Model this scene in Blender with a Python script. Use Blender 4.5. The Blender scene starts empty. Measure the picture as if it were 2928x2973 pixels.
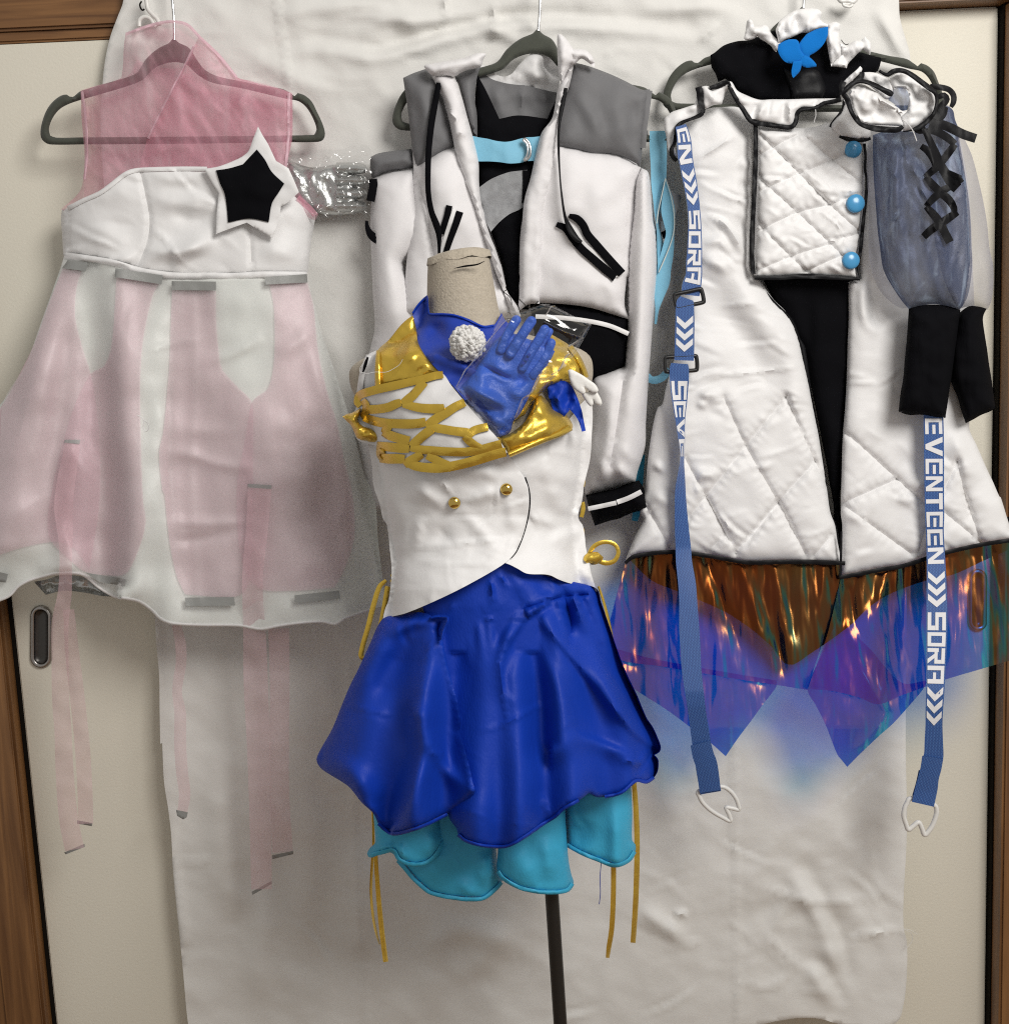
import bpy, math, random
import numpy as np
from mathutils import Vector, Matrix
from mathutils.geometry import delaunay_2d_cdt

random.seed(7)
sc = bpy.context.scene
COL = sc.collection

# ------------------------------------------------------------------ camera, light, exposure
W, H = 2928.0, 2973.0
FPX, DIST, PITCH, ROLL, CAMZ = 3300.0, 1.75, math.radians(7.8), math.radians(2.6), 1.36
cam = bpy.data.cameras.new('camera')
cam.sensor_fit = 'HORIZONTAL'; cam.sensor_width = 36.0
cam.lens = FPX / W * 36.0
cam.clip_start = 0.05; cam.clip_end = 60
cam_ob = bpy.data.objects.new('camera', cam); COL.objects.link(cam_ob)
CAMR = Matrix.Rotation(math.pi / 2 - PITCH, 3, 'X') @ Matrix.Rotation(-ROLL, 3, 'Z')
cam_ob.matrix_world = Matrix.Translation((0, -DIST, CAMZ)) @ CAMR.to_4x4()
sc.camera = cam_ob

wd = bpy.data.worlds.new('World'); sc.world = wd; wd.use_nodes = True
bg = wd.node_tree.nodes['Background']
bg.inputs[0].default_value = (1.0, 0.97, 0.93, 1); bg.inputs[1].default_value = 0.36

def area_lamp(name, loc, target, size, watts, color):
    l = bpy.data.lights.new(name, 'AREA'); l.shape = 'DISK'; l.size = size
    l.energy = watts; l.color = color
    o = bpy.data.objects.new(name, l); COL.objects.link(o)
    o.location = loc
    o.rotation_euler = (Vector(target) - Vector(loc)).to_track_quat('-Z', 'Y').to_euler()
    return o
area_lamp('ceiling_lamp', (1.15, -2.05, 2.56), (0.0, 0, 1.2), 1.05, 46, (1.0, 0.97, 0.925))

sc.view_settings.view_transform = 'Standard'; sc.view_settings.look = 'None'
sc.view_settings.exposure = 0.14; sc.view_settings.gamma = 1.0
sc.render.engine = 'CYCLES'
sc.cycles.use_denoising = False; sc.cycles.filter_width = 1.15
sc.cycles.max_bounces = 10; sc.cycles.transparent_max_bounces = 24
sc.cycles.sample_clamp_indirect = 3.0; sc.cycles.sample_clamp_direct = 12.0
sc.cycles.caustics_reflective = False; sc.cycles.caustics_refractive = False

# ------------------------------------------------------------------ traced points -> places in the room
RM = np.array(CAMR)
def P(u, v, d):
    """point of the room seen at pixel (u, v) of the photograph, d metres out from the wall"""
    u = np.asarray(u, float); v = np.asarray(v, float); d = np.asarray(d, float) + 0 * u
    rc = np.stack([(u - W / 2) / FPX, -(v - H / 2) / FPX, -np.ones_like(u)], -1)
    rw = rc @ RM.T
    t = (DIST - d) / rw[..., 1]
    return np.array([0, -DIST, CAMZ]) + rw * t[..., None]

CROPS = dict(f=(0, 0, 1), c1=(0, 0, .5777), c2=(0, 700, .5777), c3=(0, 1400, .5777), c4=(0, 2100, .5777),
             c5=(1000, 0, .499), c6=(950, 700, .5252), d1=(900, 1350, .5777), d2=(900, 2100, .5777),
             d3=(1850, 0, .5662), d4=(1850, 700, .5662), d5=(1750, 1450, .6187), d6=(1750, 2150, .6187),
             e1=(2000, 20, .3151), e2=(2380, 160, .2897), e3=(980, 980, .2626), e4=(1300, 880, .2626),
             e5=(1850, 250, .2845), e6=(1750, 800, .4399))
def T(s):
    """'c1 x,y x,y c2 x,y' -> list of photograph points"""
    out = []; k = CROPS['f']
    for w in s.split():
        if ',' not in w: k = CROPS[w]; continue
        a = w.split(','); x, y = float(a[0]), float(a[1])
        out.append((k[0] + x * k[2], k[1] + y * k[2]) + tuple(float(q) * k[2] for q in a[2:]))
    return out
def TS(s): return CROPS[s][2]

def catmull(pts, closed=False, step=8.0, corner=55.0):
    p = np.array(pts, float); n = len(p)
    if n < 3 and not closed:
        m = max(2, int(np.linalg.norm(p[-1, :2] - p[0, :2]) / step) + 1)
        t = np.linspace(0, 1, m)[:, None]
        return p[0] * (1 - t) + p[-1] * t
    cs = math.cos(math.radians(corner)); corn = [False] * n
    for i in range(n):
        if not closed and (i == 0 or i == n - 1): corn[i] = True; continue
        a = p[i, :2] - p[i - 1, :2]; b = p[(i + 1) % n, :2] - p[i, :2]
        la, lb = np.linalg.norm(a), np.linalg.norm(b)
        if la > 1e-6 and lb > 1e-6 and (a @ b) / (la * lb) < cs: corn[i] = True
    out = []
    for i in range(n if closed else n - 1):
        p1, p2 = p[i], p[(i + 1) % n]
        L = np.linalg.norm(p2[:2] - p1[:2])
        def tang(j, other, sgn):
            if corn[j % n]: return (p2 - p1) / max(L, 1e-6)
            q0, q1, q2 = p[(j - 1) % n], p[j % n], p[(j + 1) % n]
            l0 = np.linalg.norm(q1[:2] - q0[:2]); l1 = np.linalg.norm(q2[:2] - q1[:2])
            return (q2 - q0) / max(l0 + l1, 1e-6)
        m1 = tang(i, 1, 1) * L; m2 = tang(i + 1, 0, 1) * L
        m = max(1, int(round(L / step)))
        for k in range(m):
            t = k / m; t2 = t * t; t3 = t2 * t
            out.append((2 * t3 - 3 * t2 + 1) * p1 + (t3 - 2 * t2 + t) * m1 + (-2 * t3 + 3 * t2) * p2 + (t3 - t2) * m2)
    if not closed: out.append(p[-1])
    return np.array(out)

# ------------------------------------------------------------------ noise and fold fields
def _grad(seed):
    r = np.random.RandomState(seed); a = r.rand(256) * 2 * np.pi
    return np.cos(a), np.sin(a), r.permutation(256)
_G = {}
def perlin(x, y, seed=0):
    if seed not in _G: _G[seed] = _grad(seed)
    gx, gy, pm = _G[seed]
    xi = np.floor(x).astype(int); yi = np.floor(y).astype(int); xf = x - xi; yf = y - yi
    u = xf * xf * xf * (xf * (xf * 6 - 15) + 10); v = yf * yf * yf * (yf * (yf * 6 - 15) + 10)
    def g(ix, iy, dx, dy):
        h = pm[(pm[ix & 255] + iy) & 255]
        return gx[h] * dx + gy[h] * dy
    a = g(xi, yi, xf, yf) * (1 - u) + g(xi + 1, yi, xf - 1, yf) * u
    b = g(xi, yi + 1, xf, yf - 1) * (1 - u) + g(xi + 1, yi + 1, xf - 1, yf - 1) * u
    return (a * (1 - v) + b * v) * 1.5
def N(scale, amp, seed=0, ang=0, an=1.0, ridged=False):
    """soft wrinkles: noise of the given size in pixels, stretched an-fold along ang degrees"""
    c, s = math.cos(math.radians(ang)), math.sin(math.radians(ang))
    def f(u, v):
        x = (u * c + v * s) / (scale * an); y = (-u * s + v * c) / scale
        n = perlin(x + 13.7, y + 5.1, seed) + 0.45 * perlin(x * 2.1, y * 2.1, seed + 1)
        if ridged: n = 0.55 - np.abs(n) * 1.6
        return amp * n
    return f
def pdist(u, v, pts):
    """distance to a polyline, signed side, and run along it 0..1"""
    best = np.full(u.shape, 1e9); sg = np.zeros(u.shape); tt = np.zeros(u.shape)
    seg = np.linalg.norm(np.diff(pts, axis=0), axis=1); cum = np.concatenate([[0], np.cumsum(seg)]); tot = max(cum[-1], 1e-6)
    for i in range(len(pts) - 1):
        ax, ay = pts[i]; dx, dy = pts[i + 1] - pts[i]; l2 = dx * dx + dy * dy + 1e-9
        t = np.clip(((u - ax) * dx + (v - ay) * dy) / l2, 0, 1)
        ex = u - ax - t * dx; ey = v - ay - t * dy
        dd = ex * ex + ey * ey; m = dd < best
        best = np.where(m, dd, best); sg = np.where(m, np.sign(dx * ey - dy * ex), sg)
        tt = np.where(m, (cum[i] + t * seg[i]) / tot, tt)
    return np.sqrt(best), sg, tt
def R(pts, w, amp, kind='g', tap=(0, 1, 1, 0), w1=None):
    """a fold, crease or seam along a traced line"""
    if isinstance(pts, str): pts = T(pts)
    c = catmull([q[:2] for q in pts], step=14); w1 = w if w1 is None else w1; big = max(w, w1) * 3.5
    lo, hi = c.min(0) - big, c.max(0) + big
    tx = np.linspace(0, 1, len(tap)); len_ = float(np.linalg.norm(np.diff(c, axis=0), axis=1).sum())
    def f(u, v):
        out = np.zeros(u.shape)
        m = (u > lo[0]) & (u < hi[0]) & (v > lo[1]) & (v < hi[1])
        if not m.any(): return out
        d, s, t = pdist(u[m], v[m], c); ww = w + (w1 - w) * t; x = d / ww
        if kind == 'g': pr = np.exp(-x * x)
        elif kind == 's': pr = np.exp(-x * 1.6)
        elif kind == 'd': pr = s * x * np.exp(-x * x) * 2.2
        elif kind == 'k': pr = np.exp(-np.abs(x)) * np.sin(t * len_ / 4.2 + 1.7 * np.sin(t * len_ / 23.0)) * np.sign(s) * np.minimum(1, np.abs(x) * 2)
        elif kind == 'p': pr = np.where(s > 0, np.exp(-x * x), np.exp(-(x * 3.2) ** 2))
        elif kind == 'q': pr = np.where(s < 0, np.exp(-x * x), np.exp(-(x * 3.2) ** 2))
        out[m] = amp * pr * np.interp(t, tx, tap)
        return out
    f.lines = [c] if (kind in 'spq' and w <= 24) else []
    return f
def CREASES(n, x0, y0, x1, y1, L, w, amp, seed, ang=0, spread=180, kind='s'):
    """many short sharp creases scattered over a piece of cloth"""
    r = random.Random(seed); fs = []
    for _ in range(n):
        a = math.radians(ang + (r.random() - .5) * spread); l = L * (.5 + r.random()); x = x0 + r.random() * (x1 - x0); y = y0 + r.random() * (y1 - y0)
        b = a + (r.random() - .5) * .7
        p = [(x - math.cos(a) * l / 2, y - math.sin(a) * l / 2), (x, y), (x + math.cos(b) * l / 2, y + math.sin(b) * l / 2)]
        fs.append(R(p, w * (.6 + .8 * r.random()), amp * (r.random() * 1.6 - .6), kind if r.random() < .6 else 'd'))
    def f(u, v):
        o = np.zeros(u.shape)
        for g in fs: o += g(u, v)
        return o
    return f
def FLD(base, *terms):
    def f(u, v, e=None):
        u = np.asarray(u, float); v = np.asarray(v, float)
        if e is None: e = np.full(u.shape, 1e3)
        d = base(u, v, e) if callable(base) else np.full(u.shape, float(base))
        for t in terms: d = d + t(u, v)
        return d
    f.lines = sum((getattr(t, 'lines', []) for t in (base,) + terms), [])
    return f
def rnd(e, w): 
    x = np.clip(e / w, 0, 1); return np.sqrt(1 - (1 - x) ** 2)
def puff(d0, h, w):
    return lambda u, v, e: d0 + h * rnd(e, w)

# ------------------------------------------------------------------ objects
WLOC = {}
def tag(o, label=None, cat=None, group=None, kind=None):
    if label: o['label'] = label
    if cat: o['category'] = cat
    if group: o['group'] = group
    if kind: o['kind'] = kind
    return o
def thing(name, label, cat, at, group=None):
    o = bpy.data.objects.new(name, None); o.empty_display_size = 0.05; COL.objects.link(o)
    loc = P(*at) if not isinstance(at, Vector) else np.array(at)
    o.location = loc; WLOC[o.name] = np.array(loc, float)
    return tag(o, label, cat, group)
def mesh(name, vs, fs, mat, parent=None, smooth=True, uv=None, mats=None, fm=None, sharp=72):
    vs = np.asarray(vs, float); c = (vs.min(0) + vs.max(0)) / 2
    me = bpy.data.meshes.new(name); me.from_pydata((vs - c).tolist(), [], fs); me.update()
    for m in (mats or [mat]): me.materials.append(m)
    if fm is not None: me.polygons.foreach_set('material_index', fm)
    if smooth:
        me.polygons.foreach_set('use_smooth', [True] * len(me.polygons))
        me.set_sharp_from_angle(angle=math.radians(sharp))
    if uv is not None:
        lay = me.uv_layers.new(name='cloth'); uv = np.asarray(uv, float)
        idx = np.empty(len(me.loops), int); me.loops.foreach_get('vertex_index', idx)
        lay.data.foreach_set('uv', uv[idx].astype(np.float32).ravel())
    o = bpy.data.objects.new(name, me); COL.objects.link(o)
    WLOC[o.name] = c
    if parent is not None:
        o.parent = parent; o.location = c - WLOC[parent.name]
    else: o.location = c
    return o
def inside(px, py, loops):
    r = np.zeros(px.shape, bool)
    for L in loops:
        x0, y0 = L[:, 0], L[:, 1]; x1, y1 = np.roll(x0, -1), np.roll(y0, -1)
        for i in range(len(L)):
            if y0[i] == y1[i]: continue
            c = (y0[i] > py) != (y1[i] > py)
            r ^= c & (px < (x1[i] - x0[i]) * (py - y0[i]) / (y1[i] - y0[i]) + x0[i])
    return r
def edist(px, py, loops):
    b = np.full(px.shape, 1e9)
    for L in loops:
        q = np.vstack([L, L[:1]])[:, :2]
        if len(px): d, _, _ = pdist(px, py, q); b = np.minimum(b, d)
    return b
def tess(loops, step, lines=()):
    lo = np.min([l[:, :2].min(0) for l in loops], 0); hi = np.max([l[:, :2].max(0) for l in loops], 0)
    gx, gy = np.meshgrid(np.arange(lo[0], hi[0], step), np.arange(lo[1], hi[1], step * .866))
    gx = gx + (np.arange(gx.shape[0]) % 2)[:, None] * step * .5
    gx, gy = gx.ravel(), gy.ravel()
    m = inside(gx, gy, loops); gx, gy = gx[m], gy[m]
    e = edist(gx, gy, loops); m = e > step * .55; gx, gy = gx[m], gy[m]
    pts = []; edges = []
    for L in loops:
        s = len(pts); n = len(L); pts += [Vector((a, b)) for a, b in L[:, :2]]
        edges += [(s + i, s + (i + 1) % n) for i in range(n)]
    keep = np.ones(len(gx), bool); extra = []
    lo, hi = lo - 5, hi + 5
    for c in lines:
        run = np.concatenate([[0], np.cumsum(np.linalg.norm(np.diff(c, axis=0), axis=1))])
        if run[-1] < 5: continue
        tt = np.linspace(0, run[-1], max(2, int(run[-1] / (step * .75))))
        q = np.stack([np.interp(tt, run, c[:, 0]), np.interp(tt, run, c[:, 1])], -1)
        ok = inside(q[:, 0], q[:, 1], loops)
        if not ok.any(): continue
        ok &= edist(q[:, 0], q[:, 1], loops) > step * .4
        if not ok.any(): continue
        dd, _, _ = pdist(gx, gy, q); keep &= dd > step * .6
        s = len(pts)
        for a in q[ok]: pts.append(Vector((a[0], a[1])))
        ii = np.flatnonzero(ok)
        edges += [(s + k, s + k + 1) for k in range(len(ii) - 1) if ii[k + 1] == ii[k] + 1]
    gx, gy = gx[keep], gy[keep]
    pts += [Vector((a, b)) for a, b in zip(gx, gy)]
    vo, eo, fo, ov, oe, of = delaunay_2d_cdt(pts, edges, [], 0, 1e-4)
    V = np.array([(a.x, a.y) for a in vo]); F = np.array([f for f in fo if len(f) == 3])
    c = V[F].mean(1); F = F[inside(c[:, 0], c[:, 1], loops)]
    a, b, cc = V[F[:, 0]], V[F[:, 1]], V[F[:, 2]]
    ar = (b[:, 0] - a[:, 0]) * (cc[:, 1] - a[:, 1]) - (b[:, 1] - a[:, 1]) * (cc[:, 0] - a[:, 0])
    F = F[np.abs(ar) > 1e-3]; ar = ar[np.abs(ar) > 1e-3]
    F = np.where((ar > 0)[:, None], F[:, ::-1], F)      # image y runs down: face the room
    return V, F
def sheet(name, outline, front, mat, parent=None, step=11, th=0.0015, back=None, holes=(), spline=True, corner=55, smooth=True):
    """a piece of cloth cut to a traced outline; front(u, v, e) is how far it stands off the wall"""
    if isinstance(outline, str): outline = T(outline)
    def dens(o): return catmull([q[:2] for q in o], True, step * .8, corner if spline else -1)
    loops = [dens(outline)] + [dens(T(h) if isinstance(h, str) else h) for h in holes]
    V, F = tess(loops, step, getattr(front, 'lines', ()))
    e = edist(V[:, 0], V[:, 1], loops)
    if not callable(front): c0 = float(front); front = lambda u, v, e=None: np.full(u.shape, c0)
    df = front(V[:, 0], V[:, 1], e)
    vf = P(V[:, 0], V[:, 1], df); uv = V / 1000.0
    if th == 0 and back is None: return mesh(name, vf, F.tolist(), mat, parent, smooth, uv)
    db = back(V[:, 0], V[:, 1], e) if back is not None else df - th
    n = len(V)
    # back keeps its own vertices at the rim so the cut edge has thickness
    vb = P(V[:, 0], V[:, 1], db)
    ed = {}
    for a, b, c in F:
        for x, y in ((a, b), (b, c), (c, a)):
            if (y, x) in ed: del ed[(y, x)]
            else: ed[(x, y)] = 1
    fs = F.tolist() + (F[:, ::-1] + n).tolist() + [(y, x, x + n, y + n) for x, y in ed]
    return mesh(name, np.vstack([vf, vb]), fs, mat, parent, smooth, np.vstack([uv, uv]))
def strip(name, line, width, depth, mat, parent=None, step=8, th=0.0012, crown=0.0008, lift=0.0008, tilt=None, corner=100, flat_ends=True, single=False):
    """a ribbon, binding or strap along a traced centre line (third figure = its own width)"""
    if isinstance(line, str): line = T(line)
    hasw = len(line[0]) > 2
    ctl = [(q[0], q[1], q[2] if hasw else width) for q in line]
    if not callable(depth) and not np.isscalar(depth): ctl = [c + (dd,) for c, dd in zip(ctl, depth)]
    if tilt is not None: ctl = [c + (tt,) for c, tt in zip(ctl, tilt)]
    c = catmull(ctl, False, step, corner); u, v, w = c[:, 0], c[:, 1], np.maximum(c[:, 2], .6)
    tg = np.gradient(c[:, :2], axis=0); tg /= np.maximum(np.linalg.norm(tg, axis=1), 1e-6)[:, None]
    nx, ny = -tg[:, 1], tg[:, 0]
    K = 5; vs = []; uv = []
    run = np.concatenate([[0], np.cumsum(np.linalg.norm(np.diff(c[:, :2], axis=0), axis=1))])
    tl = c[:, -1] if tilt is not None else 0
    for k in range(K):
        s = k / (K - 1) * 2 - 1
        uu, vv = u + nx * w / 2 * s, v + ny * w / 2 * s
        d0 = depth(uu, vv) if callable(depth) else (float(depth) if np.isscalar(depth) else c[:, 3])
        vs.append(P(uu, vv, d0 + lift + crown * (1 - s * s) + tl * s)); uv.append(np.stack([run / 1000, (s + 1) * w / 2000], -1))
    if not single:
        for k in range(K - 1, -1, -1):
            s = k / (K - 1) * 2 - 1
            uu, vv = u + nx * w / 2 * s, v + ny * w / 2 * s
            d0 = depth(uu, vv) if callable(depth) else (float(depth) if np.isscalar(depth) else c[:, 3])
            vs.append(P(uu, vv, d0 + lift + crown * (1 - s * s) - th + tl * s)); uv.append(np.stack([run / 1000, (s + 1) * w / 2000], -1))
    M = len(vs); n = len(u); A = np.stack(vs, 1).reshape(-1, 3); U = np.stack(uv, 1).reshape(-1, 2)
    fs = []
    rng = range(M) if not single else range(M - 1)
    for i in range(n - 1):
        for k in rng:
            k2 = (k + 1) % M
            fs.append((i * M + k, i * M + k2, (i + 1) * M + k2, (i + 1) * M + k))
    if not single:
        fs.append(tuple(range(M))[::-1]); fs.append(tuple((n - 1) * M + k for k in range(M)))
    fs = [tuple(reversed(f)) for f in fs]
    o = mesh(name, A, fs, mat, parent, True, U, sharp=50)
    return o
def tube(name, pts, r, mat, parent=None, closed=False, seg=8, flat=1.0, sm=True):
    """a bar or wire through room points, r = radius (or list)"""
    p = np.array(pts, float)
    if sm:
        n = len(p); out = []
        for i in range(n if closed else n - 1):
            q0 = p[(i - 1) % n] if (closed or i > 0) else p[i]; q1 = p[i]; q2 = p[(i + 1) % n]; q3 = p[(i + 2) % n] if (closed or i + 2 < n) else q2
            for k in range(6):
                t = k / 6; out.append(.5 * (2 * q1 + (q2 - q0) * t + (2 * q0 - 5 * q1 + 4 * q2 - q3) * t * t + (3 * q1 - q0 - 3 * q2 + q3) * t ** 3))
        if not closed: out.append(p[-1])
        rr = np.interp(np.linspace(0, 1, len(out)), np.linspace(0, 1, n if np.ndim(r) else 2), r if np.ndim(r) else [r, r]); p = np.array(out)
    else: rr = np.full(len(p), r) if not np.ndim(r) else np.array(r)
    n = len(p); tg = (np.roll(p, -1, 0) - np.roll(p, 1, 0)) if closed else np.gradient(p, axis=0)
    tg /= np.linalg.norm(tg, axis=1)[:, None] + 1e-12
    ref = np.array([0, -1.0, 0]); vs = []
    for i in range(n):
        a = np.cross(tg[i], ref)
        if np.linalg.norm(a) < .1: a = np.cross(tg[i], [1, 0, 0])
        a /= np.linalg.norm(a); b = np.cross(a, tg[i])
        for k in range(seg):
            th = 2 * math.pi * k / seg
            vs.append(p[i] + rr[i] * (math.cos(th) * a + flat * math.sin(th) * b))
    fs = []
    for i in range(n if closed else n - 1):
        for k in range(seg):
            j = (i + 1) % n
            fs.append((i * seg + k, j * seg + k, j * seg + (k + 1) % seg, i * seg + (k + 1) % seg))
    if not closed: fs += [tuple(range(seg)), tuple(reversed([(n - 1) * seg + k for k in range(seg)]))]
    fs = [tuple(reversed(f)) for f in fs]
    return mesh(name, vs, fs, mat, parent)
def ptube(name, line, d, r, mat, parent=None, **k):
    if isinstance(line, str): line = T(line)
    c = np.array([q[:2] for q in line]); dd = np.array(d) if np.ndim(d) else np.full(len(c), float(d))
    return tube(name, P(c[:, 0], c[:, 1], dd), r, mat, parent, **k)
def dome(name, u, v, d, r, h, mat, parent=None, seg=24, rows=7, rim=0.25):
    """a button: lathed dome with a rolled rim facing the room"""
    c = P(u, v, d); vs = []; fs = []
    prof = [(1.0, -.3 * h)] + [(math.cos(a), h * (rim + (1 - rim) * math.sin(a))) for a in np.linspace(0, math.pi / 2 * .97, rows)]
    ax = np.array([0.03, -1, 0.05]); ax /= np.linalg.norm(ax); xx = np.cross(ax, [0, 0, 1]); xx /= np.linalg.norm(xx); zz = np.cross(xx, ax)
    for rr, hh in prof:
        for k in range(seg):
            t = 2 * math.pi * k / seg; vs.append(c + ax * hh + r * rr * (math.cos(t) * xx + math.sin(t) * zz))
    for i in range(len(prof) - 1):
        for k in range(seg): fs.append((i * seg + k, i * seg + (k + 1) % seg, (i + 1) * seg + (k + 1) % seg, (i + 1) * seg + k))
    fs.append(tuple((len(prof) - 1) * seg + k for k in range(seg)))
    fs = [tuple(reversed(f)) for f in fs]
    me = mesh(name, vs, fs, mat, parent); return me
def loft(name, levels, mat, parent=None, seg=48, cap=True, step=12, mod=None):
    """rings stacked down a body: (v, u left, u right, axis distance, half depth)"""
    L = np.array(levels, float); n = max(2, int((L[-1, 0] - L[0, 0]) / step))
    # smooth interpolation over v
    vv = np.linspace(L[0, 0], L[-1, 0], n); rows = [np.interp(vv, L[:, 0], L[:, k]) for k in range(1, 5)]
    ker = np.array([.25, .5, .25])
    for _ in range(3):
        rows = [np.concatenate([[r[0]], np.convolve(r, ker, 'valid'), [r[-1]]]) for r in rows]
    vs = []
    for i in range(n):
        a = np.linspace(0, 2 * math.pi, seg, endpoint=False)
        uc, hw = (rows[0][i] + rows[1][i]) / 2, (rows[1][i] - rows[0][i]) / 2
        c = P(uc, vv[i], rows[2][i]); e = P(uc + hw, vv[i], rows[2][i]); hx = np.linalg.norm(e - c)
        m = mod(vv[i], a) if mod else 1.0
        vs.append(np.stack([c[0] + hx * np.cos(a) * m, c[1] - rows[3][i] * np.sin(a) * m, c[2] + 0 * a], -1))
    A = np.concatenate(vs); fs = []
    for i in range(n - 1):
        for k in range(seg): fs.append((i * seg + k, (i + 1) * seg + k, (i + 1) * seg + (k + 1) % seg, i * seg + (k + 1) % seg))
    if cap: fs += [tuple(range(seg)), tuple(reversed([(n - 1) * seg + k for k in range(seg)]))]
    return mesh(name, A, fs, mat, parent)
def box(name, lo, hi, mat, parent=None, bev=0.002):
    lo = np.array(lo, float); hi = np.array(hi, float); b = min(bev, *((hi - lo) / 3))
    import bmesh
    bm = bmesh.new(); bmesh.ops.create_cube(bm, size=1)
    for v in bm.verts: v.co = Vector((lo + hi) / 2) + Vector(np.array(v.co) * (hi - lo))
    bmesh.ops.bevel(bm, geom=bm.edges[:], offset=b, segments=2, affect='EDGES')
    bm.verts.ensure_lookup_table()
    vs = [tuple(v.co) for v in bm.verts]; fs = [[v.index for v in f.verts] for f in bm.faces]; bm.free()
    return mesh(name, vs, fs, mat, parent, smooth=False)

# ------------------------------------------------------------------ materials
def new_mat(name):
    m = bpy.data.materials.new(name); m.use_nodes = True; nt = m.node_tree; nt.nodes.clear()
    out = nt.nodes.new('ShaderNodeOutputMaterial'); return m, nt, out
def node(nt, t, **k):
    n = nt.nodes.new(t)
    for a, b in k.items():
        if a in n.inputs: n.inputs[a].default_value = b
        else: setattr(n, a, b)
    return n
def bumped(nt, specs, coord='Object'):
    """chain of noise bumps (scale, detail, distance in m, stretch)"""
    tc = node(nt, 'ShaderNodeTexCoord'); last = None
    for sc_, det, dist, st in specs:
        mp = node(nt, 'ShaderNodeMapping'); mp.inputs['Scale'].default_value = st
        nt.links.new(tc.outputs[coord], mp.inputs[0])
        nz = node(nt, 'ShaderNodeTexNoise'); nz.inputs['Scale'].default_value = sc_; nz.inputs['Detail'].default_value = det
        nt.links.new(mp.outputs[0], nz.inputs[0])
        b = node(nt, 'ShaderNodeBump'); b.inputs['Distance'].default_value = dist; b.inputs['Strength'].default_value = 1.0
        nt.links.new(nz.outputs[0], b.inputs['Height'])
        if last: nt.links.new(last.outputs[0], b.inputs['Normal'])
        last = b
    return last
def cloth(name, color, rough=.6, spec=.3, sheen=.1, var=.06, bumps=((900, 2, .0003, (1, 1, 1)), (45, 3, .0012, (1, 1, 1))), metal=0.0, aniso=0.0, tint=None, var_scale=14, transl=0.0):
    m, nt, out = new_mat(name)
    b = node(nt, 'ShaderNodeBsdfPrincipled'); b.inputs['Roughness'].default_value = rough
    b.inputs['Specular IOR Level'].default_value = spec; b.inputs['Sheen Weight'].default_value = sheen; b.inputs['Sheen Roughness'].default_value = .4
    b.inputs['Metallic'].default_value = metal; b.inputs['Anisotropic'].default_value = aniso
    tc = node(nt, 'ShaderNodeTexCoord')
    nz = node(nt, 'ShaderNodeTexNoise'); nz.inputs['Scale'].default_value = var_scale; nz.inputs['Detail'].default_value = 4
    nt.links.new(tc.outputs['Object'], nz.inputs[0])
    mx = node(nt, 'ShaderNodeMix', data_type='RGBA')
    c = np.array(color); t = np.array(tint) if tint else c * (1 - 2 * var)
    mx.inputs[6].default_value = (*np.clip(c * (1 + var * .5), 0, 1), 1); mx.inputs[7].default_value = (*t, 1)
    nt.links.new(nz.outputs[0], mx.inputs[0]); nt.links.new(mx.outputs[2], b.inputs['Base Color'])
    if bumps:
        bp = bumped(nt, bumps); nt.links.new(bp.outputs[0], b.inputs['Normal'])
    sh = b.outputs[0]
    if transl:
        tr = node(nt, 'ShaderNodeBsdfTranslucent'); nt.links.new(mx.outputs[2], tr.inputs[0])
        ms = node(nt, 'ShaderNodeMixShader'); ms.inputs[0].default_value = transl
        nt.links.new(sh, ms.inputs[1]); nt.links.new(tr.outputs[0], ms.inputs[2]); sh = ms.outputs[0]
    nt.links.new(sh, out.inputs[0]); return m
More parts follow.
